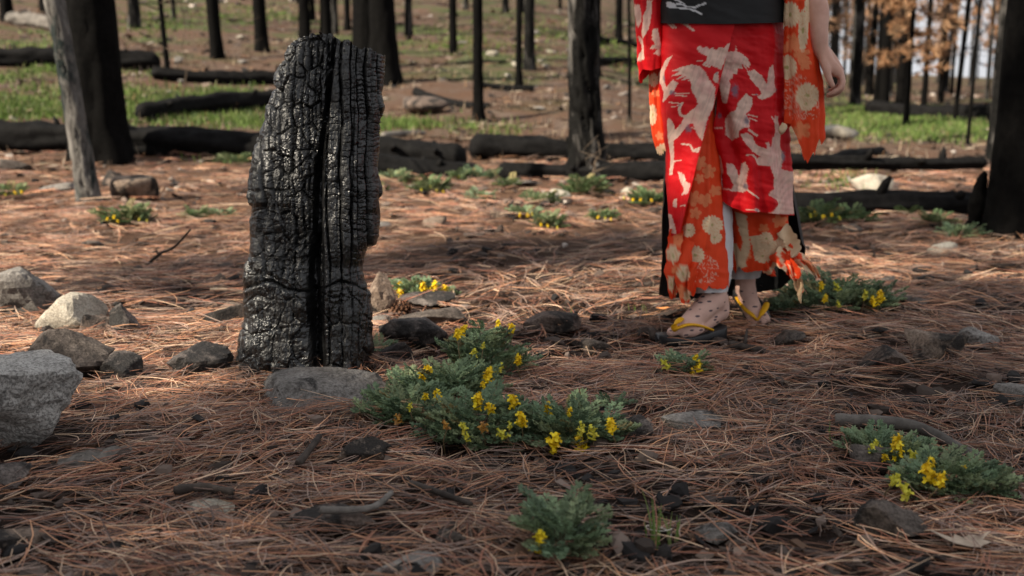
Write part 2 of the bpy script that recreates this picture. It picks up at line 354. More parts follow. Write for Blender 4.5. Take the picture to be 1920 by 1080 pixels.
def rock(px, py, w, h, mat, label, seed, depth=.75, rz=0.0, cat='stone', name='stone', level=None, planes=10, sharp=34, rough=.11, flat_top=None, sink=.18, group=None, hm=None, taper=0.0):
    level = level or (4 if w > 64 and py > 500 else 3)
    g = g1(px, py); dist = math.hypot(g[0], g[1]); s = FPX / (dist * CP + (CAMZ - g[2]) * SP)
    W = w / s; Dp = W * depth; sa = (CAMZ - g[2]) / math.hypot(dist, CAMZ); Hm = hm if hm else max((h / s - Dp * .8 * sa) / math.sqrt(1 - sa * sa), W * .16) * (1.25 if py > 600 and hm is None else 1.0)
    V, T = rock_shape(seed, level, planes, sharp, rough, flat_top); V = V * (W, Dp, Hm * (1 + sink)); V[:, :2] *= (1 - taper * (.5 - V[:, 2:3] / (Hm * (1 + sink))))
    c, sn = math.cos(rz), math.sin(rz); V = V @ np.array([[c, sn, 0], [-sn, c, 0], [0, 0, 1]])
    V = V * (W / np.ptp(V[:, 0]), 1, 1); u = g[:2] / dist
    loc = np.array([g[0] + u[0] * Dp * .45, g[1] + u[1] * Dp * .45, 0]); loc[2] = ground_z(loc[0], loc[1])
    V[:, 2] += Hm * (1 + sink) / 2 - Hm * sink + (.005 if dist < 6 else 0); CLEAR.append((loc[0], loc[1], W * .44, Dp * .44))
    o = link(name, mesh(name, V, None, T, M[mat], level < 4 and dist > 5), None, loc); tag(o, label, cat, group); return o
R = rock
R(34, 885, 270, 190, 'rock_light', 'large light grey flat-topped boulder with a dark undercut side', 3, 1.0, .2, cat='boulder', name='boulder', level=5, planes=13, sharp=13, rough=.15, flat_top=.34, taper=.55, sink=.3)
R(128, 728, 150, 92, 'rock_dark', 'dark brown rounded rock just behind the flat-topped grey boulder', 14, .8, name='rock', cat='rock')
R(222, 726, 92, 54, 'rock_char', 'small blackened hollow rock beside the dark brown rock', 25, .8, name='rock', cat='rock')
R(35, 597, 140, 92, 'rock_grey', 'slanting grey rock with a shaded lower face behind the pale round stone', 31, .7, name='rock', cat='rock', flat_top=.6)
R(130, 634, 118, 68, 'rock_pale', 'pale rounded sunlit stone touching a black rock', 45, .85, rough=.045, sharp=7)
R(188, 640, 70, 44, 'rock_brown', 'low brown stone wedged beside the pale rounded stone', 52, .8)
R(236, 636, 58, 54, 'rock_char', 'jagged black rock right of the pale rounded stone', 61, .8, name='rock', cat='rock', planes=18)
R(381, 713, 112, 58, 'rock_char', 'black and grey mottled rock near the foot of the burnt stump', 77, .8, name='rock', cat='rock')
R(602, 778, 275, 84, 'rock_grey', 'wide flat grey slab half buried in needles before the burnt stump', 83, .75, cat='slab', name='rock_slab', level=5, sharp=12, rough=.16, flat_top=.5, sink=.5)
R(712, 598, 66, 86, 'rock_tan', 'upright tan rock standing behind the right side of the burnt stump', 96, .8, name='rock', cat='rock', sharp=8)
R(425, 622, 84, 48, 'rock_dark', 'dark angular rock left of the burnt stump', 103, .8, name='rock', cat='rock')
R(432, 590, 50, 22, 'rock_tan', 'small tan stone behind the dark angular rock by the stump', 108, .8)
R(800, 582, 118, 38, 'rock_char', 'long charred chunk lying in front of a flowering clump beyond the stump', 111, .6, -.2, name='charred_chunk', cat='charred wood', planes=20)
R(810, 622, 140, 44, 'rock_dark', 'dark broken slab lying between the charred chunk and the bushy feathery plant', 118, .6, .1, name='rock', cat='rock')
R(775, 662, 130, 58, 'rock_char', 'black broken rock heap piece right of the burnt stump base', 126, .6, .2, name='rock', cat='rock', planes=20)
R(742, 688, 64, 44, 'rock_brown', 'brown stone tucked against the right foot of the burnt stump', 131, .8)
R(718, 620, 40, 26, 'rock_grey', 'small grey stone squeezed between stump and black rock', 135, .8)
R(872, 590, 34, 18, 'rock_dark', 'little slate-dark stone beyond the bushy feathery plant', 138, .8)
R(1035, 630, 112, 44, 'rock_brown', 'layered grey brown stone with a grass sprig on top', 142, .7, planes=20, flat_top=.6)
R(1118, 671, 66, 32, 'rock_dark', 'low dark stone left of the sandalled front foot', 155, .8)
R(905, 752, 78, 34, 'rock_tan', 'tan stone lying between two flowering clumps', 167, .7)
R(682, 886, 104, 60, 'rock_tan', 'tan stone with a black burnt end lying alone in needles', 171, .75, .3)
R(1188, 832, 72, 46, 'rock_char', 'dark grey stone at the right end of the long flowering patch', 184, .8)
R(1303, 818, 140, 24, 'rock_grey', 'thin flat grey stone sunk in needles below the small flower clump', 192, .5, planes=16)
R(1342, 1024, 80, 46, 'rock_grey', 'grey stone beside the green grass tuft', 207, .8)
R(1666, 1024, 122, 74, 'rock_dark', 'dark blocky stone lying above the pale dry leaf', 216, .6, -.3, planes=10)
R(1640, 896, 104, 48, 'rock_dark', 'dark flat stone under the edge of the spiked flowering plant', 224, .7)
R(1662, 702, 98, 46, 'rock_brown', 'brown stone touching a larger pale-streaked rock at its right', 233, .8)
R(1752, 692, 110, 62, 'rock_tan', 'pale-streaked brown rock with black patches right of a smaller brown stone', 245, .7, name='rock', cat='rock', planes=10)
R(1832, 658, 66, 34, 'rock_grey', 'low grey stone behind the pale-streaked brown rock', 256, .8)
R(1480, 658, 62, 30, 'rock_dark', 'small dark stone right of the broken stick near the feet', 262, .8)
R(765, 1092, 138, 50, 'rock_grey', 'grey stone in litter in front of the single-flowered plant', 273, .8)
R(625, 1008, 165, 44, 'rock_brown', 'flat brown stone half covered by needles with a grey stick at its edge', 281, .6, sharp=8)
R(25, 1050, 108, 50, 'rock_tan', 'tan grey stone in the litter in front of the weathered plank', 295, .8)
R(10, 935, 80, 50, 'rock_char', 'black rock lying in front of the flat-topped grey boulder', 304, .8, name='rock', cat='rock')
R(398, 974, 92, 20, 'rock_pale', 'pale flat stone mostly hidden under needles', 316, .6)
R(847, 1038, 58, 40, 'rock_dark', 'small dark stone left of the single-flowered plant', 322, .8)
R(1900, 768, 66, 38, 'rock_grey', 'grey stone alone in needles right of the weathered curved branch', 333, .8)
R(250, 383, 92, 50, 'rock_tan', 'blocky tan rock at the foot of the grey leaning trunk', 341, .8, name='rock', cat='rock', planes=9, sharp=24, flat_top=.6)
R(214, 352, 44, 30, 'rock_brown', 'brown stone perched behind the blocky tan rock', 352, .8)
R(112, 358, 66, 16, 'rock_grey', 'flat grey stone left of the grey leaning trunk', 361, .8)
R(28, 322, 60, 20, 'rock_dark', 'dark low stone beside the long black log', 366, .8)
R(815, 427, 46, 24, 'rock_tan', 'rounded stone alone on sunlit needles', 374, .8, sharp=8)
R(1768, 480, 58, 26, 'rock_pale', 'pale angular stone on shaded needles near the black snag', 383, .7, planes=8, sharp=30)
R(1584, 390, 92, 30, 'rock_pale', 'bright cream rock leaning on the lower log by the black snag', 395, .7, name='rock', cat='rock')
R(1640, 362, 84, 36, 'rock_pale', 'cream brown rock between the two logs by the black snag', 402, .8, name='rock', cat='rock')
R(1560, 412, 46, 18, 'rock_pale', 'small tan stone in front of the lower log by the black snag', 405, .8)
R(1565, 262, 90, 28, 'rock_pale', 'far cream boulder at the edge of the meadow behind the dangling hand', 414, .8, name='boulder', cat='boulder')
R(1046, 382, 52, 28, 'rock_pale', 'pale stone left of a leafy clump by the silvery peeling trunk', 424, .8)
R(945, 352, 26, 16, 'rock_grey', 'small upright grey stone among green clumps before the log', 433, .8)
R(985, 350, 50, 12, 'rock_grey', 'flat grey stone lying before the low charred log', 436, .8)
R(1180, 368, 36, 18, 'rock_pale', 'small pinkish stone right of the leafy clump by the silvery peeling trunk', 443, .8)
R(940, 408, 46, 16, 'rock_tan', 'tan stone next to yellow flowers on sunlit needles', 455, .8)
R(720, 432, 36, 14, 'rock_grey', 'pale grey stone on sunlit needles right behind the stump', 458, .8)
R(172, 470, 44, 18, 'rock_dark', 'dark stone lying on sunlit needles left of the forked twig', 464, .8)
R(1648, 545, 56, 30, 'rock_dark', 'dark stone at the right end of the wide blue-green plant', 473, .8)
R(1712, 582, 60, 24, 'rock_dark', 'dark stone in shaded litter right of the wide blue-green plant', 478, .8)
R(1608, 362, 10, 7, 'rock_grey', 'tiny grey stone between the logs by the black snag', 479, .8, level=3)
R(800, 218, 95, 32, 'rock_brown', 'brown mound-like boulder on the hillside behind the logs', 482, .8, name='boulder', cat='boulder', sharp=7)
R(1085, 565, 34, 14, 'rock_dark', 'small dark stone in shaded litter behind the layered stone', 484, .8)
R(1880, 425, 60, 18, 'rock_grey', 'grey stone at the foot of the huge charred trunk', 487, .8)
R(1600, 440, 40, 16, 'rock_dark', 'dark stone beyond the yellow-flowered patch near the black coat tail', 489, .8)
_rng = np.random.default_rng(77)
for _k in range(34):      # loose pale stones strewn on the hillside
    _x, _y = _rng.uniform(120, 1180), _rng.uniform(60, 215)
    R(_x, _y, _rng.uniform(10, 26), _rng.uniform(5, 11), ['rock_pale', 'rock_grey', 'rock_tan'][_k % 3], 'small loose stone strewn on the far hillside', 500 + _k, .8, level=3, group='loose hillside stones')

# ------------------------------------------------------------------ logs and sticks
def log(p0, p1, r0, r1, mat, label, seed, name='charred_log', cat='log', n=60, ns=26, amp=.3, parts=True, bend=.04, group=None, base_sink=.25):
    """p0, p1: pixel where the log's front lower edge meets the ground"""
    rng = np.random.default_rng(seed); a, b = g1(*p0), g1(*p1); L = np.linalg.norm(b - a)
    t = np.linspace(0, 1, n); P = a[None] * (1 - t[:, None]) + b[None] * t[:, None]
    dirn = (b - a) / L; nrm = np.array([-dirn[1], dirn[0], 0]); nrm /= np.linalg.norm(nrm); nrm *= np.sign(nrm[1] + 1e-9)
    Rr = (r0 + (r1 - r0) * t) * (1 + .32 * fbm2(t * L * 1.6, t * 0 + seed * 3.7, seed + 40, 3)); P = P + nrm * (bend * L * fbm2(t * 3, t * 0 + seed, seed, 2))[:, None] * .5 + nrm * Rr[:, None] * .8
    zg = ground_z(P[:, 0], P[:, 1]); zl = np.polyval(np.polyfit(t, zg, 2), t); P[:, 2] = zl + Rr * (1 - base_sink)
    th = np.arange(ns) * 2 * np.pi / ns; A = np.cross(dirn, (0, 0, 1)); A /= np.linalg.norm(A); B = np.cross(A, dirn)
    TT, TH = np.meshgrid(t * L, th, indexing='ij')
    dsp = 1 + amp * (1.2 * fbm3(np.stack([np.cos(TH).ravel() * 1.6, np.sin(TH).ravel() * 1.6, TT.ravel() * 1.3], 1) + seed, seed, 4).reshape(TT.shape) + .9 * fbm3(np.stack([np.cos(TH).ravel() * 5, np.sin(TH).ravel() * 5, TT.ravel() * 5], 1), seed + 3, 3).reshape(TT.shape))
    endf = np.clip(np.minimum(t, 1 - t) * L / (Rr * .5), .0, 1) ** .3
    V = P[:, None] + (A[None, None] * np.cos(TH)[..., None] + B[None, None] * np.sin(TH)[..., None]) * (Rr[:, None] * dsp * np.maximum(endf, .55)[:, None])[..., None]
    V = np.vstack([V.reshape(-1, 3), P[0] - dirn * .02, P[-1] + dirn * .02]); k = np.arange(ns); k2 = (k + 1) % ns; m = n * ns
    T = np.vstack([np.stack([k2, k, np.full(ns, m)], 1), np.stack([(n - 1) * ns + k, (n - 1) * ns + k2, np.full(ns, m + 1)], 1)])
    loc = P[n // 2].copy(); loc[2] = zl[n // 2]
    if not parts:
        o = link(name, mesh(name, V - loc, grid_quads(n, ns, True), T, M[mat]), None, loc); return tag(o, label, cat, group)
    root = thing(name, label, cat, loc, group); link('log_trunk', mesh('log_trunk', V - loc, grid_quads(n, ns, True), T, M[mat]), root)
    for i in range(3):      # broken branch stubs
        q = int(rng.integers(6, n - 6)); an = rng.uniform(.3, 2.8); dv = A * math.cos(an) + B * abs(math.sin(an)) + dirn * rng.uniform(-.4, .4); dv /= np.linalg.norm(dv)
        ln = rng.uniform(.04, .14); Vt, Qt, Tt = tube([P[q] + dv * Rr[q] * .6, P[q] + dv * (Rr[q] + ln * .5), P[q] + dv * (Rr[q] + ln) + (0, 0, -.02)], [.035, .025, .012], 6)
        link('branch_stub', mesh('branch_stub', Vt - loc, Qt, Tt, M[mat]), root)
    return root
log((-60, 285), (520, 300), .175, .15, 'char_log', 'long black charred log lying behind the grey leaning trunk', 1, n=90)
log((-60, 126), (300, 132), .17, .15, 'char_log', 'black log on the slope above the meadow behind the grey leaning trunk', 2)
log((268, 232), (540, 200), .10, .13, 'char_log', 'charred forked log sloping up behind the stump onto grass', 3)
log((285, 150), (560, 158), .10, .10, 'char_log', 'thin black log lying across the pale stony strip of hillside', 4)
log((690, 312), (868, 318), .165, .13, 'char_log', 'thick burnt log ending in a broken tip right of the stump', 5)
log((880, 302), (1290, 308), .13, .10, 'char_log', 'black log passing behind the silvery peeling trunk', 6)
log((690, 336), (900, 342), .10, .09, 'char_log', 'low black log partly hidden behind green clumps', 7)
log((930, 338), (1300, 346), .09, .10, 'char_log', 'low charred log lying at the foot of the silvery peeling trunk', 8)
log((1440, 336), (1850, 330), .065, .05, 'char_log', 'straight black log propped level behind the kimono figure', 9, base_sink=-1.2)
log((1440, 408), (1920, 402), .075, .075, 'char_log', 'lower black log running behind the bright cream rock', 10)
log((1620, 215), (1860, 228), .16, .15, 'char_log', 'far black log at the back of the meadow behind the dangling hand', 11)
log((1545, 312), (1660, 290), .06, .05, 'char_log', 'short dark log piece on the ash right of the sleeve', 12, parts=False)
log((770, 180), (915, 205), .07, .05, 'char_log', 'thin charred log leaning down the hillside above the broken tip', 13, parts=False)
log((8, 45), (130, 62), .16, .14, 'wood_grey', 'pale grey log on the slope beside a dark trunk', 14, parts=False)
log((1115, 85), (1230, 95), .08, .06, 'char_log', 'thin black log on the far slope left of the red sleeve', 15, parts=False)
log((1130, 125), (1260, 128), .08, .06, 'char_log', 'black log lying below another thin log on the far slope', 16, parts=False)
log((900, 165), (1000, 172), .05, .05, 'char_log', 'slim dark log lying across the stony hillside', 17, parts=False)
log((720, 262), (800, 252), .04, .03, 'wood_grey', 'slim grey branch on the ground above the thick burnt log', 18, parts=False)
log((560, 130), (680, 118), .09, .08, 'char_log', 'short black log behind the stump top', 19, parts=False)

def stick(pts, r, mat, label, name='stick', cat='stick', n=20, group=None, forks=()):
    """pts: (px, py, height above ground)"""
    P = []
    for (x, y, hgt) in pts: g = g1(x, y); P.append(g + (0, 0, hgt + (.018 if y > 560 else 0)))
    P = smooth_path(P, n); rr = np.linspace(r[0], r[1], n) * (1 + .25 * fbm2(np.arange(n) * .9, np.zeros(n), int(pts[0][0]), 2)); loc = P[0].copy(); loc[2] = ground_z(loc[0], loc[1]); acc = Acc(); acc.add(*tube(P, rr, 8))
    for (i, dv, ln) in forks:
        q = P[i]; acc.add(*tube([q, q + np.array(dv) * ln * .5, q + np.array(dv) * ln + (0, 0, ln * .1)], [rr[i] * .7, rr[i] * .5, rr[i] * .25], 6))
    o = link(name, acc.get(name, M[mat], loc), None, loc); return tag(o, label, cat, group)
stick([(1565, 812, .012), (1640, 822, .02), (1720, 835, .022), (1790, 862, .012), (1835, 878, .004)], (.016, .010), 'wood_grey', 'weathered grey curved branch lying behind the spiked flowering plant', 'fallen_branch', 'branch')
stick([(1366, 664, .012), (1400, 670, .012), (1432, 678, .012)], (.012, .010), 'twig', 'short broken stick with bark lying before the rear foot', forks=[(8, (.2, .3, .9), .05)])
stick([(772, 938, .014), (820, 958, .018), (885, 976, .012)], (.007, .005), 'twig', 'dark stick lying left of the single-flowered plant')
stick([(602, 1006, .03), (660, 1006, .03), (705, 998, .03), (735, 972, .03)], (.007, .005), 'wood_grey', 'crooked grey stick lying on the flat brown stone')
stick([(270, 503, .0), (300, 508, .07), (330, 512, .11), (362, 518, .19)], (.008, .004), 'twig', 'dark crooked twig sticking up from sunlit needles', 'twig', 'twig', forks=[(6, (-.3, .1, .9), .03)])
stick([(395, 553, .02), (430, 556, .025), (470, 560, .02)], (.006, .005), 'wood_pale', 'pale straight stick lying left of the burnt stump')
stick([(1445, 618, .012), (1500, 616, .014), (1575, 614, .012)], (.006, .004), 'twig', 'thin dark twig lying below the wide blue-green plant', 'twig', 'twig')
stick([(560, 900, .015), (590, 875, .03), (600, 850, .02)], (.008, .006), 'twig', 'short brown twig left of the tan stone with burnt end', 'twig', 'twig')
stick([(330, 948, .012), (385, 946, .016), (440, 950, .01)], (.009, .007), 'twig', 'short dark stick in litter above the pale flat stone')
stick([(1790, 930, .01), (1850, 922, .02), (1930, 930, .01)], (.009, .006), 'twig', 'dark twig passing behind the edge of the spiked flowering plant', 'twig', 'twig')
def plank():
    a, b = g1(108, 892), g1(248, 868); d = (b - a); d /= np.linalg.norm(d); nrm = np.array([-d[1], d[0], 0]); L = np.linalg.norm(b - a); V = []
    rng = np.random.default_rng(3); n = 14
    for i in range(n):
        t = i / (n - 1); c = a + d * L * t; w = .055 * (1 - .5 * abs(t - .45) ** 2) * (1 - .4 * (t > .93)); z0 = ground_z(c[0], c[1]); k = rng.normal(0, .002, 5)
        V += [c + (0, 0, -.01), c + (0, 0, .022 + k[0]), c + nrm * w * .45 + (0, 0, .03 + k[1]), c + nrm * w + (0, 0, .026 + k[2]), c + nrm * w * 1.02 + (0, 0, -.01)]
        for q in range(-5, 0): V[q] = np.array([V[q][0], V[q][1], V[q][2] - c[2] + z0])
    loc = a.copy(); V = np.array(V) - loc; Q = grid_quads(n, 5, True); T = [(0, 1, 2), (0, 2, 3), (0, 3, 4)]; e = (n - 1) * 5; T += [(e, e + 2, e + 1), (e, e + 3, e + 2), (e, e + 4, e + 3)]
    tag(link('wood_piece', mesh('wood_piece', V, Q, T, M['wood_grey'], False), None, loc), 'weathered grey split wood piece at the foot of the grey boulder', 'wood')
plank()
def pine_cone():
    g = g1(748, 598); root = thing('pine_cone', 'brown open pine cone lying beside the tan rock behind the stump', 'pine cone', g + (0, 0, .028)); rng = np.random.default_rng(2); acc = Acc()
    mt = NT('cone_brown'); mt.base((.10, .05, .03)); mt.set(.7, .2); ax = np.array([.95, .2, .15]); ax /= np.linalg.norm(ax); A = np.cross(ax, (0, 0, 1)); A /= np.linalg.norm(A); B = np.cross(A, ax)
    link('core', mesh('core', *tube([ax * -.035, ax * 0, ax * .035], [.012, .018, .006], 8), mt.m), root)
    for i in range(60):
        t = i / 59; an = i * 2.4; rad = .030 * math.sin(math.pi * (.12 + .8 * t)) + .006; d = A * math.cos(an) + B * math.sin(an); s = np.cross(d, ax); p = ax * (-.034 + .068 * t)
        acc.add([p + s * .004, p - s * .004, p + d * rad - s * .007 + ax * .008, p + d * (rad + .004) + ax * .013, p + d * rad + s * .007 + ax * .008], None, [(0, 1, 2), (0, 2, 3), (0, 3, 4)])
    sc = link('scales', acc.get('scales', mt.m, smooth=False), root); sc['kind'] = 'stuff'
pine_cone()
# ------------------------------------------------------------------ trees
def trunk_verts(h, r0, r1, seed, n=70, ns=28, flare=.5, amp=.10, bend=.02, lean=(0, 0), plates=9):
    rng = np.random.default_rng(seed); t = np.linspace(0, 1, n) ** 1.7; z = t * h - .12
    th = np.arange(ns) * 2 * np.pi / ns; Z, TH = np.meshgrid(z, th, indexing='ij')
    R = (r0 + (r1 - r0) * np.clip(z / h, 0, 1))[:, None] * (1 + flare * np.exp(-np.maximum(Z, 0) / (r0 * 2.0)) * (1 + .45 * np.sin(TH * 3 + seed) + .3 * np.sin(TH * 5 + seed * 2)))
    q = np.stack([np.cos(TH).ravel() * plates * .35, np.sin(TH).ravel() * plates * .35, Z.ravel() / max(r0, .05) * .42], 1) + seed
    ridge = np.abs(fbm3(q, seed, 3)).reshape(Z.shape); big = fbm3(q * .35, seed + 5, 3).reshape(Z.shape)
    R = R * (1 + amp * (big * 1.4 - 1.6 * np.exp(-(ridge / .07) ** 2) + .5 * ridge))
    cx = lean[0] * z + bend * h * fbm2(z / h * 2.2, z * 0 + seed, seed, 2); cy = lean[1] * z + bend * h * fbm2(z / h * 2.2, z * 0 + seed + 7, seed + 1, 2)
    cx -= np.interp(0, z, cx); cy -= np.interp(0, z, cy)
    V = np.stack([cx[:, None] + R * np.cos(TH), cy[:, None] + R * np.sin(TH), Z], -1).reshape(-1, 3)
    return V, grid_quads(n, ns, True), np.stack([cx, cy, z], 1), R.mean(1)
def limbs(axis, rad, seed, n, z0, z1, L0, L1, acc, down=.0, rmin=.006, sub=2):
    rng = np.random.default_rng(seed)
    for i in range(n):
        z = rng.uniform(z0, z1); k = int(np.clip(np.searchsorted(axis[:, 2], z), 1, len(axis) - 1)); p = axis[k]; a = rng.uniform(0, 6.28); L = rng.uniform(L0, L1)
        d = np.array([math.cos(a), math.sin(a), rng.uniform(-.35, .35) - down]); pts = [p]; c = d.copy()
        for j in range(5): c = c + rng.normal(0, .16, 3); pts.append(pts[-1] + c / np.linalg.norm(c) * L / 5)
        r = max(min(rad[k] * .28, .03), rmin); acc.add(*tube(pts, np.linspace(r, r * .3, 6), 5, cap=False))
        for j in range(sub):
            s = pts[int(rng.integers(2, 5))]; c2 = d + rng.normal(0, .6, 3); c2 /= np.linalg.norm(c2); l2 = L * rng.uniform(.25, .5)
            acc.add(*tube([s, s + c2 * l2 * .5 + rng.normal(0, .02, 3), s + c2 * l2], [r * .5, r * .35, r * .15], 4, cap=False))
def tree(px, py, wpx, label, seed, mat='char_bark', h=9.0, lean=(0, 0), flare=.45, top=.6, n=80, ns=30, amp=.10, bend=.012, branches=10, bz=(1.2, 6), bl=(.3, 1.0), name='charred_tree', group=None, wm=None, plates=9, cat='tree', dist=None):
    g = g1(px, py); d = math.hypot(g[0], g[1]); r0 = (wm if wm else wpx * d / FPX) / 2
    V, Q, ax, rd = trunk_verts(h, r0, r0 * top, seed, n, ns, flare, amp, bend, lean, plates)
    root = thing(name, label, cat, g, group); link('trunk', mesh('trunk', V, Q, None, M[mat]), root)
    if branches:
        acc = Acc(); limbs(ax, rd, seed + 1, branches, bz[0], min(bz[1], h * .95), bl[0], bl[1], acc); link('bare_limbs', acc.get('bare_limbs', M['char_bark']), root)['kind'] = 'stuff'
    return root
tree(168, 384, 36, 'slender grey-barked trunk leaning left beside a blocky tan rock', 2, 'bark_grey', 6.5, (-.092, .02), .3, .7, 110, 40, .2, .012, 6, (1.6, 6), name='grey_tree', plates=7)
tree(192, 300, 84, 'thick black charred trunk right behind the grey leaning trunk', 3, 'char_bark', 12, (-.015, .0), .35, .7, 100, 40, .07, .004, 8, (3, 11), (.5, 1.5), plates=14)
tree(722, 152, 46, 'black trunk with flared root base on the hillside behind the stump', 4, 'char_bark', 13, (-.02, 0), .5, .65, 80, 30, .06, .004, 8, (4, 12), (.5, 1.5))
tree(688, 128, 46, 'black trunk hugging the flared trunk behind the stump', 5, 'char_bark', 13, (0, 0), .3, .7, 80, 30, .06, .004, 8, (4, 12), (.5, 1.5))
tree(898, 228, 19, 'slim dark trunk standing on the stony slope above the burnt logs', 6, 'char_bark', 9, (-.02, 0), .5, .7, 80, 20, .10, .008, 12, (1.5, 8), (.3, .9))
tree(973, 160, 12, 'thin black pole trunk left of a thicker grey-black trunk', 7, 'char_bark', 9, (-.01, 0), .5, .6, 60, 16, .10, .006, 10, (1.5, 8), (.3, 1))
tree(992, 130, 20, 'dark grey-black trunk close behind a thin black pole', 8, 'char_bark_ash', 11, (0, 0), .25, .7, 60, 20, .08, .004, 10, (2.5, 10), (.4, 1.2))
tree(850, 100, 14, 'slim dark trunk far up the slope left of the slim stony-slope trunk', 9, 'char_bark', 10, (0, 0), .3, .7, 60, 16, .08, .006, 10, (2, 9), (.4, 1.2))
tree(1102, 338, 58, 'charred trunk with silvery grey peeling bark rising beside the black logs', 10, 'char_bark_ash', 10, (-.035, 0),   .45, .72, 150, 48, .26, .010, 5, (2.5, 9), (.4, 1), plates=9)
tree(1118, 138, 16, 'dark trunk half hidden behind the silvery peeling trunk', 11, 'char_bark', 10, (-.01, 0), .3, .7, 60, 16, .08, .006, 8, (2, 9), (.4, 1.2))
tree(1160, 72, 13, 'thin dark trunk on the skyline left of the red sleeve', 12, 'char_bark', 10, (0, 0), .3, .7, 60, 16, .08, .006, 12, (1.5, 9), (.5, 1.5))
tree(1180, 230, 7, 'very thin burnt sapling standing bare between peeling trunk and red sleeve', 13, 'char_bark', 5, (-.01, 0), .3, .4, 50, 10, .08, .012, 14, (.4, 4.5), (.2, .6), name='burnt_sapling')
tree(408, 110, 22, 'black trunk leaning slightly left on the slope left of the stump top', 14, 'char_bark', 11, (-.05, 0), .3, .75, 60, 20, .07, .004, 6, (3, 10), (.4, 1.2))
tree(492, 98, 23, 'black trunk on the slope nearest the stump top at its left', 15, 'char_bark', 11, (-.03, 0), .3, .75, 60, 20, .07, .004, 6, (3, 10), (.4, 1.2))
tree(572, 78, 20, 'black trunk rising directly behind the stump top, left of a twin', 16, 'char_bark', 12, (0, 0), .3, .75, 60, 20, .07, .004, 6, (3, 10), (.4, 1.2))
tree(612, 76, 20, 'black trunk rising directly behind the stump top, right of a twin', 17, 'char_bark', 12, (0, 0), .3, .75, 60, 20, .07, .004, 6, (3, 10), (.4, 1.2))
tree(652, 56, 11, 'thin distant trunk between the twin trunks and the flared trunk', 18, 'char_bark', 10, (0, 0), .3, .75, 60, 14, .07, .004, 6, (3, 10), (.4, 1.2))
tree(316, 148, 10, 'thin burnt sapling with drooping side twigs on the meadow slope', 19, 'char_bark', 6, (-.045, 0), .4, .5, 50, 12, .10, .012, 26, (.9, 5.5), (.5, 1.3), name='burnt_sapling')
tree(14, 40, 20, 'dark trunk standing beside a pale grey log', 20, 'char_bark', 12, (0, 0), .3, .75, 60, 18, .07, .004, 6, (3, 10), (.4, 1.2))
tree(92, 22, 26, 'distant black trunk behind the top of the grey leaning trunk', 21, 'char_bark', 12, (0, 0), .3, .75, 60, 18, .07, .004, 6, (3, 10), (.4, 1.2))
tree(1905, 448, 92, 'huge black charred trunk with flared foot beside the black snag', 22, 'char_bark', 12, (.0, .0), .32, .8, 120, 48, .05, .004, 4, (4, 11), (.5, 1.5), plates=16)
tree(1866, 306, 30, 'grey-black trunk tucked behind the huge charred trunk', 23, 'char_bark_ash', 11, (.012, 0), .25, .8, 80, 24, .08, .006, 6, (3, 10), (.4, 1.2))
tree(1790, 226, 9, 'thin curved dark trunk at the far edge of the meadow behind the dangling hand', 24, 'char_bark', 8, (.05, 0), .3, .6, 60, 12, .07, .02, 14, (1, 7), (.4, 1.2))
tree(1814, 272, 7, 'thin straight dark pole rising from the meadow behind the dangling hand', 25, 'char_bark', 3.0, (0, 0), .3, .6, 40, 10, .07, .006, 6, (.8, 2.6), (.1, .35), name='burnt_sapling')
tree(1655, 212, 20, 'dark trunk left of the orange scorched young pine', 26, 'char_bark', 11, (0, 0), .3, .8, 60, 18, .07, .004, 10, (2, 10), (.4, 1.2))
tree(1602, 200, 18, 'grey-black trunk right above the dangling hand', 27, 'char_bark_ash', 11, (0, 0), .3, .8, 60, 18, .07, .004, 10, (2, 10), (.4, 1.2))
# pale dry stalks beside the left slope sapling
def dry_stalk(px, py, hpx, label, seed, lean):
    g = g1(px, py); d = math.hypot(g[0], g[1]); h = hpx * d / FPX; rng = np.random.default_rng(seed); P = [g + np.array([lean * h * t + rng.normal(0, .02), 0, h * t]) for t in np.linspace(0, 1, 7)]
    acc = Acc(); acc.add(*tube(P, np.linspace(.012, .004, 7), 6))
    for k in range(4): s = P[3 + k % 4]; acc.add(*tube([s, s + (rng.normal(0, .12), 0, .06), s + (rng.normal(0, .2), 0, .16)], [.006, .004, .002], 4))
    tag(link('dry_stalk', acc.get('dry_stalk', M['far_twig'], g), None, g), label, 'stalk')
dry_stalk(345, 192, 150, 'pale dry bent stalk standing in the meadow behind the grey leaning trunk', 4, .06)
dry_stalk(470, 158, 110, 'pale dry stalk above the thin black log left of the stump', 5, .0)
dry_stalk(1285, 338, 62, 'dry reddish stalk in front of the log beside the red sleeve', 6, .1)
dry_stalk(1110, 352, 58, 'bleached dry stalk leaning at the foot of the silvery peeling trunk', 7, .2)

# black snag standing by the right logs
def snag():
    g = g1(1826, 438); d = math.hypot(g[0], g[1]); h = 108 * d / FPX; n, ns = 60, 26; t = np.linspace(0, 1, n); th = np.arange(ns) * 2 * np.pi / ns; TT, TH = np.meshgrid(t, th, indexing='ij')
    Rr = interp(t, [(0, .075), (.12, .06), (.3, .038), (.55, .045), (.8, .03), (.95, .02), (1, .004)])[:, None] * (1 + .35 * fbm3(np.stack([np.cos(TH).ravel() * 2, np.sin(TH).ravel() * 2, TT.ravel() * 7], 1), 5, 4).reshape(TT.shape))
    cx = interp(t, [(0, -.01), (.4, .0), (.75, .012), (1, .03)]); V = np.stack([cx[:, None] + Rr * np.cos(TH), Rr * np.sin(TH) * .8, TT * (h + .03) - .03], -1).reshape(-1, 3)
    tag(link('burnt_snag', mesh('burnt_snag', V, grid_quads(n, ns, True), None, M['char_bark']), None, g), 'short black burnt snag standing left of the huge charred trunk', 'snag')
snag()

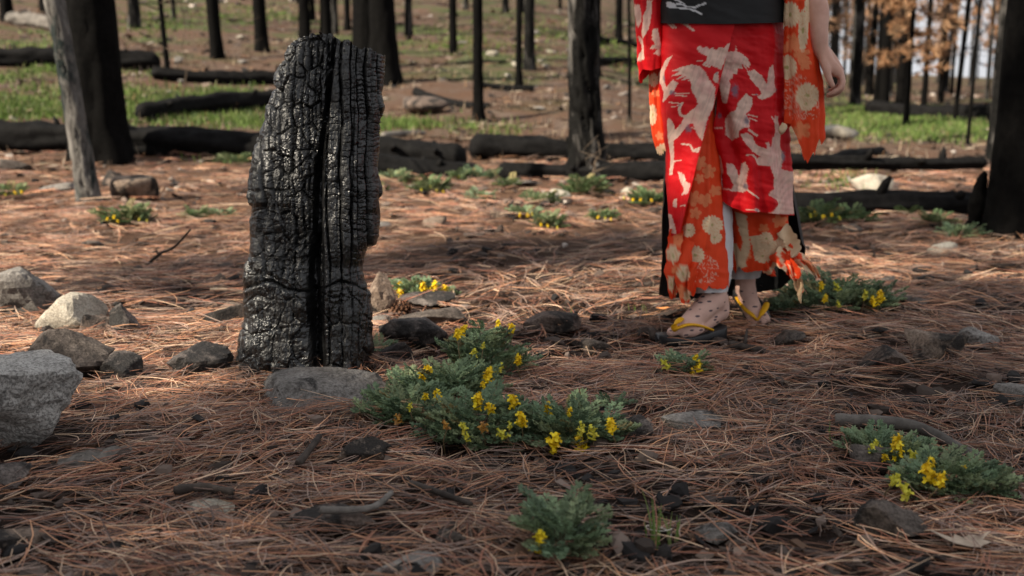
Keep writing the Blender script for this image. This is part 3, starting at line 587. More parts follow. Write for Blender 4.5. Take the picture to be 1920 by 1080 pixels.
# ---- crowns of needle tufts
def crown(axis, rad, seed, nb, z0, z1, Lf, tufts, npt, nl, nw, pal, droop=.1, fill=1.0):
    rng = np.random.default_rng(seed); wood_acc = Acc(); P0 = []; Dd = []
    for i in range(nb):
        z = z0 + (z1 - z0) * rng.random() ** .85; k = int(np.clip(np.searchsorted(axis[:, 2], z), 1, len(axis) - 1)); p = axis[k]; a = i * 2.4 + rng.normal(0, .4)
        L = Lf((z - z0) / (z1 - z0)) * rng.uniform(.65, 1.1); d = np.array([math.cos(a), math.sin(a), rng.uniform(-.1, .35) - droop]); pts = [p]; c = d.copy()
        for j in range(5): c = c + rng.normal(0, .13, 3) + (0, 0, .03); pts.append(pts[-1] + c / np.linalg.norm(c) * L / 5)
        pts = np.array(pts); wood_acc.add(*tube(pts, np.linspace(max(.008, L * .012), .003, 6), 4, cap=False))
        tt = rng.uniform(.25, 1.0, tufts); q = smooth_path(pts, 30)[(tt * 29).astype(int)] + rng.normal(0, .06 * L, (tufts, 3)) * (1, 1, .6); P0.append(q); Dd.append(np.broadcast_to(d, (tufts, 3)) + rng.normal(0, .7, (tufts, 3)))
    P0 = np.concatenate(P0); Dd = np.concatenate(Dd); Dd /= np.linalg.norm(Dd, axis=1)[:, None]; n = len(P0)
    tc = pal[rng.choice(len(pal), n)] * rng.uniform(.7, 1.25, (n, 1))
    P = np.repeat(P0, npt, 0); D = np.repeat(Dd, npt, 0) + rng.normal(0, .55, (n * npt, 3)); D /= np.linalg.norm(D, axis=1)[:, None]; L = rng.uniform(.7, 1.2, n * npt)[:, None] * nl
    S = np.cross(D, rng.normal(size=D.shape)); S /= np.linalg.norm(S, axis=1)[:, None]
    V = np.stack([P - S * nw * .5, P + S * nw * .5, P + D * L], 1).reshape(-1, 3); T = np.arange(len(V)).reshape(-1, 3)
    return wood_acc, V, T, np.repeat(np.repeat(tc, npt, 0), 3, 0)
ORANGE = np.array([(.30, .155, .075), (.37, .20, .10), (.22, .115, .06), (.42, .26, .15)])
BROWN = np.array([(.34, .20, .12), (.42, .27, .17), (.26, .15, .09), (.20, .14, .10)])
GREEN = np.array([(.05, .075, .03), (.07, .095, .035), (.10, .085, .04), (.16, .10, .05)])
def pine(loc, h, r0, label, seed, pal, z0, rad_crown, nb, tufts, npt, nl, nw, name='scorched_pine', group=None, shape=None, mat='char_bark'):
    V, Q, ax, rd = trunk_verts(h, r0, r0 * .25, seed, 50, 14, .3, .08, .006); root = thing(name, label, 'tree', loc, group); link('trunk', mesh('trunk', V, Q, None, M[mat]), root)
    f = shape or (lambda s: rad_crown * (1 - .75 * s)); w, CV, CT, CC = crown(ax, rd, seed, nb, z0, h * .98, f, tufts, npt, nl, nw, pal)
    cr = link('crown', mesh('crown', CV, None, CT, M['dead_needles'], False, CC), root); cr['kind'] = 'stuff'; link('limbs', w.get('limbs', M['char_bark']), root)['kind'] = 'stuff'; return root
def on_ground(px, py): return g1(px, py)
pine(g1(1698, 236), 4.2, .05, 'young pine with bright orange scorched needles on the meadow behind the dangling hand', 41, ORANGE, .7, .8, 54, 14, 12, .13, .016)
pine(g1(1730, 222), 5.2, .06, 'orange-brown scorched young pine close behind the bright orange one', 42, ORANGE, 1.0, 1.0, 36, 12, 11, .15, .018)
pine(g1(1640, 210), 4.6, .05, 'pale orange scorched young pine right of the dangling hand', 43, ORANGE, 1.1, .9, 24, 10, 10, .15, .020)
# far burnt wood: right side mostly with brown scorched crowns, left hillside bare
def far_wood():
    rng = np.random.default_rng(21)
    trunks = []; bare = []; crowns = []
    for s in range(5):
        V, Q, ax, rd = trunk_verts(12, .15, .07, 200 + s, 46, 10, .25, .07, .008, (rng.normal(0, .012), rng.normal(0, .012))); trunks.append(mesh('trunk', V, Q, None, M['char_bark'] if s % 2 else M['char_bark_ash']))
        acc = Acc(); limbs(ax, rd, 300 + s, 34, 1.6, 11.5, .4, 1.5, acc, .05, .008, 3); bare.append(acc.get('bare_limbs', M['char_bark']))
        w, CV, CT, CC = crown(ax, rd, 400 + s, 80, .7 + .4 * s, 11.8, lambda q: 1.5 * (1 - .7 * q), 10, 9, .24, .035, BROWN if s % 2 else np.vstack([BROWN, ORANGE])); crowns.append(mesh('crown', CV, None, CT, M['dead_needles'], False, CC))
    def put(x, y, s, sc, kind, lab, grp):
        z = float(ground_z(x, y)); root = thing('burnt_forest_tree', lab, 'tree', (x, y, z - .05), grp); root.rotation_euler[2] = rng.uniform(0, 6.28); root.scale = (sc[0], sc[0], sc[1])
        link('trunk', trunks[s], root); link('bare_limbs', bare[s], root)['kind'] = 'stuff'
        if kind: link('crown', crowns[s], root)['kind'] = 'stuff'
    for i in range(96):       # right: beyond the meadow
        d = 22 + 75 * rng.random() ** 1.2; az = rng.uniform(.20, .60); k = i % 5; sc = rng.uniform(.35, 1.0); kd = rng.random() < .62
        put(az * d, d, k, (sc, rng.uniform(.8, 1.3)), kd, ('distant brown-needled burnt pine' if kd else 'distant bare burnt trunk') + (' with a thick stem' if sc > .7 else ' with a thin stem') + ' in the wood beyond the hand-side meadow', 'burnt wood beyond the hand-side meadow')
    for i in range(84):       # hillside
        d = 26 + 70 * rng.random(); az = rng.uniform(-.52, .16); k = i % 5; sc = rng.uniform(.25, .95); kd = rng.random() < .15
        put(az * d, d, k, (sc, rng.uniform(.8, 1.3)), kd, ('distant brown-needled trunk' if kd else 'distant bare burnt trunk') + (' with a thick stem' if sc > .6 else ' with a thin stem') + ' high on the far hillside', 'bare trunks high on the hillside')
    for i in range(10):       # skyline between
        d = 60 + 50 * rng.random(); az = rng.uniform(.07, .22); k = i % 5
        put(az * d, d, k, (1, 1), False, 'distant burnt trunk on the skyline beside the red sleeve', 'skyline trunks by the red sleeve')
    n = 0
    while n < 14:             # surrounding wood behind the camera, added to block low skylight
        a = rng.uniform(0, 6.28); d = rng.uniform(8, 32); x, y = d * math.cos(a), d * math.sin(a); c_, s_ = math.cos(SUN_PHI), math.sin(SUN_PHI); pp = -s_ * x + c_ * y
        if pp > 1.2 or x > -1.5 or (y > 0 and abs(x) < .62 * y + 1.5): continue
        n += 1; sc = rng.uniform(.8, 1.4); kd = n % 3 > 0
        put(x, y, n % 5, (sc, rng.uniform(.9, 1.3)), kd, ('brown-needled burnt pine' if kd else 'bare burnt trunk') + ' of the unseen surrounding wood, added to block low skylight', 'burnt wood around the clearing')
far_wood()
# pines outside the view, most of them added so their crowns shade the foreground
def tp(t, p): c, s = math.cos(SUN_PHI), math.sin(SUN_PHI); x, y = t * c - p * s, t * s + p * c; return (x, y, float(ground_z(x, y)))
fl = lambda s: 1.75 * min(1, .55 + 1.6 * s) * (1 - .55 * max(0, s - .3))
pine(tp(-5.6, 1.35), 9.5, .14, 'tall half-green pine added out of view to shade the stump', 61, GREEN, 1.6, 1.7, 190, 16, 13, .2, .03, 'shade_pine', None, lambda s: 1.8 * (1 - .12 * s), 'bark_grey')
pine(tp(-7.6, -.6), 10.5, .15, 'taller half-green pine added out of view to shade the foreground litter', 62, GREEN, 1.6, 1.8, 140, 15, 13, .2, .03, 'shade_pine', None, lambda s: 1.9 * (1 - .45 * s), 'bark_grey')
pine(tp(-8.4, 2.1), 11.5, .13, 'slim half-green pine added out of view to shade the near ground', 63, GREEN, 3.0, 1.0, 110, 14, 13, .2, .03, 'shade_pine', None, lambda s: 1.05 * (1 - .35 * s), 'bark_grey')
pine(tp(-5.6, 4.35), 7.0, .21, 'stout charred trunk left of the clearing with a small green top', 71, GREEN, 4.7, .6, 60, 12, 12, .2, .03, 'shade_pine', None, lambda s: .62 * (1 - .3 * s))
pine(tp(-9.0, 4.35), 14.5, .17, 'tallest half-green pine added out of view to shade the huge charred trunk', 72, GREEN, 10.0, 1.1, 110, 14, 13, .2, .03, 'shade_pine', None, lambda s: 1.25 * (1 - .4 * s))  # unseen high crown added to keep sun off the huge charred trunk
# ------------------------------------------------------------------ the charred stump
def stump():
    g = g1(590, 708); Y0 = g[1] + .10; rng = np.random.default_rng(8)
    s = FPX / (np.hypot(g[0], g[1]) * CP + CAMZ * SP)
    xl = [(60, 548), (75, 545), (85, 538), (100, 531), (150, 516), (200, 501), (250, 490), (300, 477), (350, 468), (380, 465), (388, 474), (430, 477), (482, 475), (490, 463), (520, 456), (560, 461), (600, 456), (640, 449), (690, 441), (740, 436)]
    xr = [(60, 718), (105, 718), (200, 716), (260, 712), (310, 711), (330, 713), (380, 710), (440, 706), (458, 700), (468, 688), (500, 680), (530, 686), (545, 693), (590, 697), (640, 697), (690, 694), (740, 694)]
    topy = [(440, 95), (535, 90), (548, 72), (575, 64), (602, 62), (628, 70), (640, 76), (655, 80), (668, 88), (690, 92), (704, 101), (720, 105), (760, 110)]
    crack = [(60, 628), (150, 618), (250, 606), (300, 599), (380, 594), (450, 592), (600, 592), (700, 600)]
    nf, nb, nv = 225, 60, 400
    th = np.concatenate([np.linspace(np.pi, 0, nf, endpoint=False), np.linspace(0, -np.pi, nb, endpoint=False)]); front = np.sin(th)
    v = np.linspace(0, 1, nv); bot = 735.0
    cosu = np.sign(np.cos(th)) * np.abs(np.cos(th)) ** .72; sinu = np.sign(np.sin(th)) * np.abs(np.sin(th)) ** .8
    # horizontal place of each column (approximate, for the top outline)
    px0 = 628 + 90 * cosu; tpy = interp(px0, topy) + np.where(front < 0, -16 * front, 0) + 7 * fbm2(px0 * .14, px0 * 0, 5, 3)
    PY = tpy[None, :] + (bot - tpy)[None, :] * v[:, None]
    L = interp(PY, xl); Rr = interp(PY, xr); XC = (L + Rr) / 2; A = (Rr - L) / 2
    wob = 3.0 * fbm2(PY * .02 + 9, PY * 0 + 2, 3, 3)
    PX = XC + A * cosu[None, :] + wob
    half = interp(PY, [(60, .085), (300, .11), (700, .125)])
    # ---- relief in metres, in (px, py) surface coordinates
    def cells(x, y, seed):
        ix, iy = np.floor(x), np.floor(y); f1 = np.full(x.shape, 9.); f2 = np.full(x.shape, 9.); idv = np.zeros(x.shape)
        for a in (-1, 0, 1):
            for b in (-1, 0, 1):
                cx, cy = ix + a, iy + b; z = cx * 0; dd = np.hypot(cx + .1 + .8 * _h(cx, cy, z, seed) - x, cy + .1 + .8 * _h(cx, cy, z, seed + 1) - y); nw = dd < f1
                f2 = np.where(nw, f1, np.minimum(f2, dd)); idv = np.where(nw, _h(cx, cy, z, seed + 2), idv); f1 = np.where(nw, dd, f1)
        return f1, f2 - f1, idv
    X = PX + 9 * fbm2(PX * .010, PY * .008, 41, 3) + 3.0 * fbm2(PX * .05, PY * .03, 44, 2); Yp = PY
    edges = np.cumsum(rng.uniform(7, 30, 70)) + 380; si = np.clip(np.searchsorted(edges, X) - 1, 0, 68); wid = edges[si + 1] - edges[si]; u = (X - edges[si]) / wid; sf = si.astype(float)
    sp = rng.uniform(5.5, 15, 70); off = rng.uniform(0, 50, 70); joff = rng.normal(0, .0045, 70); jd = rng.uniform(.25, 1.1, 70)
    zz = (Yp + off[si] + 7 * fbm2(PX * .07, PY * .05, 47, 3)) / sp[si]; zz = zz + 1.1 * fbm2(zz * .35, sf * 3.3, 53, 3); bi = np.floor(zz); w = zz - bi
    blk = _h(bi, sf, bi * 0, 5) - .5; pres = np.clip(_h(bi, sf, bi * 0 + 3, 9) * 1.6 - .35, 0, 1) * np.clip(.75 + 2.2 * fbm2(PX * .018, PY * .012, 57, 2), .1, 1.2)
    eu = np.minimum(u, 1 - u) * wid; ew = np.minimum(w, 1 - w) * sp[si]
    low = np.clip((PY - 490 + 25 * fbm2(PX * .03, PX * 0, 58, 2)) / 45, 0, 1); lf = np.clip((interp(PY, crack) - PX - 6) / 14, 0, 1); fl_ = np.clip((interp(PY, [(60, 520), (200, 512), (400, 500), (700, 470)]) - PX) / 10, 0, 1)
    rt = (1 - lf)
    vert = np.exp(-(eu / 1.6) ** 2) * np.clip(jd[si], 0, 1); hor = np.exp(-(ew / 1.1) ** 2) * pres
    f = -.0105 * vert * (1 - .5 * low) * (1 - .45 * lf) - .0042 * hor * (1 - .8 * low) * (rt + .35 * lf * (1 - fl_)) + joff[si] * (1 - .6 * low) + blk * .0030 * (1 - .8 * low) * pres * rt
    f += .0022 * np.clip(eu / 5, 0, 1) ** .5 * (1 - .6 * low) + (u - .5) * (_h(sf, sf, sf * 0, 77) - .5) * .008 * (1 - .5 * low)
    xa, ya = PX + 6 * fbm2(PX * .04, PY * .04, 83, 2), PY + 9 * fbm2(PX * .04, PY * .04, 84, 2)
    for (cw_, ch_, dp, tl, sd) in [(26, 40, .0060, .012, 101), (11, 17, .0020, .0035, 111)]:     # irregular alligator checks on the left half
        c1, edge, cid = cells(xa / cw_, ya / ch_, sd); f += lf * (1 - fl_ * .7) * (1 - .75 * low) * (-dp * np.exp(-(edge / .10) ** 2) + (cid - .5) * tl - .004 * (dp > .004) * c1 ** 2)
    f += fl_ * (.004 * fbm2(PX * .16, PY * .012, 87, 3) - .004 * np.exp(-(np.abs(fbm2(PX * .12, PY * .009, 88, 2)) / .05) ** 2))
    c1, edge, cid = cells(xa / 34, ya / 62, 121); f += low * (-.0045 * np.exp(-(edge / .06) ** 2) + (cid - .5) * .007 + .0015 * fbm2(PX * .35, PY * .03, 89, 3))
    f += .009 * fbm2(PX * .020, PY * .013, 61, 3) + .006 * fbm2(PX * .06, PY * .04, 63, 3) + .0018 * fbm2(PX * .30, PY * .06, 65, 3) + .0014 * fbm2(PX * .28, PY * .28, 67, 2)
    hol = np.exp(-(((PX - 545) / 38) ** 2 + ((PY - 470) / 45) ** 2)); f -= .022 * hol; f += hol * .02 * fbm2(PX * .05, PY * .05, 71, 3)
    f -= .012 * np.exp(-(((PX - 520) / 22) ** 2 + ((PY - 330) / 90) ** 2))
    cr = interp(PY, crack); cw = interp(PY, [(60, 3), (230, 5), (300, 8), (500, 11), (700, 12)]); fr = np.clip(front[None, :], 0, 1) ** .3
    f -= fr * interp(PY, [(60, .02), (250, .035), (480, .05), (700, .045)]) * np.exp(-(np.abs(PX - cr) / cw) ** 2.4)
    for (a0, b0, s0) in [(665, 60, .004), (700, 60, .006), (572, 60, .004), (505, 120, .005), (640, 60, .003)]:
        lx = a0 - (PY - b0) * (.02 if a0 > 600 else .10); f -= s0 * np.exp(-(np.abs(PX - lx) / 2.2) ** 2) * fr * (PY < 520)
    led = 540 + 10 * np.sin(PX * .045 + 1) + 5 * fbm2(PX * .05, PX * 0, 81, 2); f -= .008 * np.exp(-((PY - led) / 3.2) ** 2) * fr; f += .007 * (PY > led) * np.exp(-np.maximum(PY - led, 0) / 60) * fr
    f -= .0035 * np.exp(-((PY - 610 + (PX - 560) * .2) / 2.5) ** 2) * (PX < 560) * fr
    Yw = Y0 - half * sinu[None, :] + (735 - PY) / 675 * .085       # leans back a little
    P = at(PX, PY, Yw); nx = cosu[None, :] * .9 + 0 * PX; ny = -sinu[None, :] + 0 * PX; nn = np.hypot(nx, ny); P[..., 0] += f * nx / nn; P[..., 1] += f * ny / nn
    # rough top: inner rings sink towards the core
    rows = [P]; c = P[0].mean(0); rim = P[0]
    caps = []
    for k, (q, dz) in enumerate([(.9, -.012), (.7, -.03), (.4, -.04), (.12, -.042)]):
        r = c + (rim - c) * q; r[:, 2] = rim[:, 2] + dz + .014 * fbm2(r[:, 0] * 60, r[:, 1] * 60, 90 + k, 3); caps.append(r)
    G = np.concatenate([np.stack(caps[::-1]), P], 0); V = G.reshape(-1, 3); nc = len(th); Q = grid_quads(len(G), nc, True)
    V = np.vstack([V, caps[-1].mean(0)]); k = np.arange(nc); T = np.stack([(k + 1) % nc, k, np.full(nc, len(V) - 1)], 1)
    loc = np.array([g[0], Y0, float(ground_z(g[0], Y0))]); o = link('burnt_stump', mesh('burnt_stump', V - loc, Q[:, ::-1], T[:, ::-1], M['char_gloss'], False), None, loc)
    CLEAR.append((loc[0], loc[1], .17, .10)); tag(o, 'tall glossy black charred tree stump split by a deep vertical crack', 'stump')
stump()
# ------------------------------------------------------------------ feathery plants with yellow flowers
def leaf_template(seed):
    rng = np.random.default_rng(seed); V = []; T = []; C = []
    def quad(p, d, n, l, w, c):
        s = np.cross(d, n); i = len(V); V.extend([p, p + d * l * .5 + s * w, p + d * l + n * l * .15, p + d * l * .5 - s * w]); T.extend([(i, i + 1, i + 2), (i, i + 2, i + 3)]); C.extend([c] * 4)
    t = np.linspace(0, 1, 8); rach = np.stack([t, 0 * t, .55 * t - .35 * t ** 2], 1)
    for k in range(7):
        i = len(V); w = .012; V.extend([rach[k] + (0, -w, 0), rach[k] + (0, w, 0), rach[k + 1] + (0, w, 0), rach[k + 1] + (0, -w, 0)]); T.extend([(i, i + 1, i + 2), (i, i + 2, i + 3)]); C.extend([.8] * 4)
    for k in range(2, 8):
        for sgn in (-1, 1):
            p = rach[k]; pl = .34 * (1 - abs(k - 4.5) / 6); d = np.array([.55, sgn * .83, rng.uniform(-.1, .35)]); d /= np.linalg.norm(d)
            for j, (a, f) in enumerate([(0, .45), (0, .8), (0, 1.0), (.8, .55), (-.8, .55), (.8, .85), (-.8, .85)]):
                dd = d @ np.array([[math.cos(a), math.sin(a), 0], [-math.sin(a), math.cos(a), 0], [0, 0, 1]]) + rng.normal(0, .15, 3); dd /= np.linalg.norm(dd)
                n = np.array([0, 0, 1.]) + rng.normal(0, .6, 3); n -= dd * (n @ dd); n /= np.linalg.norm(n)
                quad(p + d * pl * (f - .25), dd, n, .155, .044, rng.uniform(.75, 1.25))
    return np.array(V), np.array(T), np.array(C)
LEAVES = [leaf_template(s) for s in range(4)]
GRN = np.array([(.17, .245, .14), (.21, .28, .155), (.14, .205, .12), (.255, .31, .17)])
GRN2 = np.array([(.11, .165, .07), (.14, .19, .08), (.09, .14, .06), (.17, .20, .10)])
def flower_mesh(seed, pal, n=12):
    rng = np.random.default_rng(seed); acc = Acc()
    for i in range(n):                                   # short spike of tubular flowers with flared lips
        z = .002 + .024 * i / n; a = i * 2.4 + rng.normal(0, .3); d = np.array([math.cos(a), math.sin(a), .45 + .9 * i / n]); d /= np.linalg.norm(d); L = rng.uniform(.009, .0125) * (1.1 - .35 * i / n)
        p = np.array([0, 0, z]); s = np.cross(d, (0, 0, 1)); s /= np.linalg.norm(s); b = np.cross(s, d); c = pal[rng.choice(len(pal))] * rng.uniform(.85, 1.12)
        P = [p - d * L * .3, p + d * L * .2, p + d * L * .7, p + d * L]; acc.add(*tube(P, [.0014, .0030, .0026, .0030], 6), C=c)
        q = p + d * L
        for sg in (1, -1): acc.add([q + s * .002, q - s * .002, q - s * .0038 + b * sg * .0035 + d * .002, q + b * sg * .0055 + d * .002, q + s * .0038 + b * sg * .0035 + d * .002], None, [(0, 1, 2), (0, 2, 3), (0, 3, 4)], c * 1.05)
    return acc.get('flower_head', M['petal'], smooth=False)
YEL = np.array([(.84, .62, .015), (.88, .70, .03), (.80, .54, .012)]); PALEY = np.array([(.62, .58, .06), (.7, .62, .08)]); OLD = np.array([(.50, .26, .05), (.42, .22, .07)])
FL = [flower_mesh(s, YEL) for s in range(3)] + [flower_mesh(5, PALEY, 7), flower_mesh(6, OLD, 7)]
def plant(px, py, w, h, nleaf, flowers, label, seed, leafscale=.075, pal=GRN, extra=0, group=None, fs=.92, name='flowering_plant', cat='plant', dr=.8):
    rng = np.random.default_rng(seed); g = g1(px, py); dist = math.hypot(g[0], g[1]); s = FPX / (dist * CP + (CAMZ - g[2]) * SP); W = w / s; sa = (CAMZ - g[2]) / math.hypot(dist, CAMZ)
    if dist > 5: leafscale *= .8; h *= .8
    if dist < 4.5: leafscale *= .8; nleaf = int(nleaf * 1.0)
    D = W * dr; H = max((h / s - D * .75 * sa) / math.sqrt(1 - sa * sa), .035); u = g[:2] / dist; c = np.array([g[0] + u[0] * D * .4, g[1] + u[1] * D * .4, 0]); c[2] = ground_z(c[0], c[1]); root = thing(name, label, cat, c, group)
    ls = leafscale; a = rng.uniform(0, 6.28, nleaf); r = np.sqrt(rng.random(nleaf)); bx = np.maximum(W / 2 - ls * .45, W * .2) * r * np.cos(a); by = np.maximum(D / 2 - ls * .4, D * .2) * r * np.sin(a)
    lob = 1 + .55 * fbm2(np.cos(a) * 1.6 + seed, np.sin(a) * 1.6, seed, 2); bx = bx * lob; by = by * lob
    hz = H * (1 - .55 * r ** 2) * rng.uniform(.25, 1.0, nleaf) - ls * .2; az = a + rng.normal(0, .9, nleaf); Vs = []; Ts = []; Cs = []; k0 = 0
    stems = Acc()
    for i in range(nleaf):
        V, T, C = LEAVES[i % 4]; sc = ls * rng.uniform(.7, 1.2); el = rng.uniform(.0, .8); ca, sn = math.cos(az[i]), math.sin(az[i]); ce, se = math.cos(el), math.sin(el)
        Rm = np.array([[ca, -sn, 0], [sn, ca, 0], [0, 0, 1]]) @ np.array([[ce, 0, -se], [0, 1, 0], [se, 0, ce]]); zb = max(hz[i], .004)
        gz = float(ground_z(c[0] + bx[i], c[1] + by[i])) - c[2]; p = np.array([bx[i], by[i], gz + zb]); Vs.append(V @ Rm.T * sc + p); Ts.append(T + k0); k0 += len(V)
        Cs.append(C[:, None] * (np.array((.26, .22, .10)) if rng.random() < .05 else pal[rng.choice(len(pal))])[None] * rng.uniform(.7, 1.25))
        if i % 3 == 0: stems.add(*tube([np.array([bx[i] * .5, by[i] * .5, gz * .5 - .005]), p * (.8, .8, .6), p], [.0018, .0015, .001], 4, cap=False), C=(.14, .13, .075))
    link('foliage', mesh('foliage', np.concatenate(Vs), None, np.concatenate(Ts), M['leaf'], False, np.concatenate(Cs)), root)['kind'] = 'stuff'; link('stems', stems.get('stems', M['leaf']), root)['kind'] = 'stuff'
    for j, fl in enumerate(flowers):
        fx, fy = fl[0], fl[1]; k = fl[2] if len(fl) > 2 else int(rng.integers(0, 3)); sz = (fl[3] if len(fl) > 3 else 1.0) * fs; sz = min(sz, 1.25) if dist < 4.5 else sz * .40
        best = None
        for yy in np.linspace(c[1] + D * .4, c[1] - D * .65, 14):      # height above ground decides how far along the ray the flower stands
            q = at(fx, fy, yy); hh = q[2] - float(ground_z(q[0], q[1]))
            if hh < .02: continue
            want = H * .95 + .006; e = abs(hh - want)
            if best is None or e < best[0]: best = (e, q)
        q = best[1] if best else g1(fx, fy) + (0, 0, .03)
        o = link('flower_head', FL[k], root, q - c - np.array([0, 0, .012 * sz])); o.scale = (sz,) * 3; o.rotation_euler = (rng.normal(0, .3), rng.normal(0, .3), rng.uniform(0, 6.28))
        gq = np.array([q[0] + rng.normal(0, .01), q[1] + .02, float(ground_z(q[0], q[1] + .02))]) - c; V, Q, T = tube([gq, (gq + q - c) / 2 + (rng.normal(0, .004), 0, .004), q - c - (0, 0, .01 * sz)], [.0016, .0014, .0012], 5)
        link('flower_stalk', mesh('flower_stalk', V, Q, T, M['leaf'], True, np.broadcast_to((.20, .15, .08), (len(V), 3))), root)
    return root
P_ = plant
P_(908, 722, 150, 118, 130, [(858, 630), (862, 620, 1), (962, 618), (887, 666, 3), (970, 678), (932, 693, 3), (905, 650, 3, .6), (935, 610, 1, .8), (888, 690, 0, .8)], 'bushy feathery blue-green plant with yellow flowers at the back of the long patch', 1)
P_(835, 770, 200, 88, 130, [(810, 696, 0, 1.1), (797, 708), (913, 708, 1, 1.3), (908, 722, 0, .7)], 'feathery plant with paired yellow blossoms between grey slab and tan stone', 2)
P_(768, 812, 165, 85, 120, [(822, 742), (797, 745, 0, .7), (745, 790, 4), (768, 765, 3, .7)], 'leafy blue-green plant with few flowers at the edge of the grey slab', 3)
P_(905, 856, 215, 104, 150, [(890, 757, 0, 1.3), (926, 763), (964, 754, 1, 1.2), (978, 790, 2, 1.2), (870, 803, 3), (903, 802, 4), (948, 812, 3), (838, 798, 4, .8), (875, 822, 3, .7), (955, 800, 3, .6)], 'low wide feathery plant with the most yellow flowers of the long patch', 4)
P_(1078, 852, 165, 88, 120, [(1028, 773, 0, 1.1), (1033, 825, 1, 1.4), (1036, 845, 2, .7), (1092, 838, 0, 1.3), (1090, 809, 3), (1115, 815, 3, 1.1), (1148, 804, 1, 1.2), (1068, 776, 2, .7)], 'feathery plant with yellow flowers beside the dark grey stone', 5)
P_(1283, 710, 84, 44, 46, [(1252, 685, 3, 1.1), (1308, 690, 1, 1.1), (1300, 701, 2, .8), (1300, 672, 0, .7)], 'small flower clump right below the sandalled front foot', 6, .06)
P_(1056, 1064, 118, 128, 44, [(1012, 1024, 1, 1.2)], 'feathery green plant with a single yellow flower beside the grass tuft', 7, .085, dr=.6)
P_(1668, 884, 150, 60, 70, [(1680, 852, 1, 1.7), (1684, 838, 0, 1.3), (1722, 862, 3, 1.3), (1632, 845, 3, .9), (1648, 838, 3, .8), (1660, 858, 0, .6)], 'feathery plant with a tall yellow flower spike behind the dark flat stone', 8, .07)
P_(1785, 950, 180, 92, 120, [(1748, 892, 0, 1.5), (1744, 876, 1, 1.0), (1702, 924, 3, 1.3), (1672, 900, 3, 1.1), (1762, 905, 2, 1.0), (1808, 878, 0, .5)], 'spreading blue-green plant with yellow flowers right of the dark blocky stone', 9, .075)
P_(1575, 592, 200, 74, 190, [(1540, 540, 0, 1.2), (1572, 540, 3, 1.2), (1545, 562, 1), (1620, 556, 3, 1.2), (1652, 560, 0, 1.6), (1640, 568, 1, 1.2), (1572, 572, 3, .8)], 'wide blue-green plant behind the torn orange hem', 10, .085)
P_(1468, 598, 60, 34, 30, [], 'small green tuft plant between rear foot and the wide plant', 11, .06)
P_(772, 562, 90, 36, 60, [(795, 541, 0, 1.8), (812, 539, 1, 1.6), (745, 556, 0, 1.5), (752, 553, 2, 1.2)], 'flowering clump behind the charred chunk beyond the stump', 12, .07)
P_(838, 566, 40, 16, 24, [(828, 561, 0, 1.5), (845, 560, 3, 1.5)], 'little yellow-flowered sprig at the tip of the charred chunk', 13, .05)
P_(240, 425, 98, 36, 70, [(200, 412, 0, 1.8), (213, 408, 1, 2), (222, 414, 2, 1.6), (260, 412, 3, 1.5), (275, 414, 3, 1.2)], 'green clump with yellow blooms at its left end on sunlit needles', 14, .10, GRN2)
P_(372, 415, 50, 20, 36, [], 'small flowerless green clump on sunlit needles left of its twin clump', 15, .08, GRN2)
P_(420, 416, 52, 20, 36, [], 'small flowerless green clump between its twin and the stump', 16, .08, GRN)
P_(22, 374, 62, 26, 50, [(30, 362, 0, 2), (42, 360, 1, 2), (10, 366, 3, 1.6)], 'yellow-flowered green clump left of the flat grey stone', 17, .10, GRN2)
P_(805, 366, 72, 34, 60, [(790, 356, 3, 2), (820, 358, 3, 2), (832, 360, 0, 1.6), (808, 350, 3, 1.6)], 'bright green clump with pale flowers before the low black log', 18, .12, GRN2)
P_(902, 346, 66, 34, 56, [], 'dark green leafy clump beside the low black log', 19, .12, GRN)
P_(862, 345, 40, 24, 30, [(860, 332, 3, 1.6)], 'yellowish green clump between two greener clumps by the log', 20, .11, GRN2)
P_(1092, 374, 80, 52, 60, [], 'tall fresh green clump at the foot of the silvery peeling trunk', 21, .14, GRN2)
P_(952, 356, 44, 22, 30, [], 'low green clump by the small upright grey stone', 22, .11, GRN2)
P_(985, 412, 60, 16, 40, [(990, 404, 0, 2), (975, 404, 1, 2), (1000, 402, 1, 1.8)], 'flat yellow-flowered clump beside the tan stone', 23, .08, GRN)
P_(1030, 432, 62, 28, 48, [(1015, 422, 0, 1.8), (1028, 425, 1, 1.8), (1045, 428, 3, 1.8)], 'clump of yellow flowers on the sunlit shadow edge', 24, .08, GRN2)
P_(1130, 420, 54, 18, 40, [(1120, 408, 0, 1.8), (1136, 410, 3, 1.8), (1145, 412, 0, 1.6)], 'thin yellow-flowered clump left of the black coat tail', 25, .08, GRN2)
P_(1215, 388, 80, 26, 60, [(1185, 374, 0, 2), (1200, 376, 1, 2), (1170, 372, 3, 2), (1222, 376, 0, 1.8)], 'yellow-dotted green clump beside the red kimono panel', 26, .11, GRN2)
P_(1010, 385, 80, 16, 40, [], 'low pale green mat left of the pale stone', 27, .10, GRN2)
P_(900, 378, 56, 14, 30, [], 'tiny green mat on sunlit needles before the logs', 28, .09, GRN)
P_(1540, 426, 90, 40, 70, [(1530, 402, 0, 2.2), (1545, 405, 1, 2.2), (1560, 404, 0, 2), (1520, 405, 3, 2), (1575, 410, 3, 2)], 'yellow and green flowering clump right of the black coat tail', 29, .12, GRN2)
P_(1600, 424, 70, 30, 46, [(1590, 410, 3, 1.8)], 'green clump in front of the small tan stone', 30, .11, GRN2)
P_(1632, 400, 44, 26, 30, [], 'leafy green clump under the lower log by the black snag', 31, .11, GRN)
P_(1750, 428, 50, 22, 34, [], 'green clump left of the black snag', 32, .10, GRN2)
P_(1700, 410, 34, 18, 24, [], 'small green clump between the bright cream rock and the snag', 33, .10, GRN2)
P_(1800, 452, 80, 18, 36, [], 'low green mat at the foot of the black snag', 34, .09, GRN)
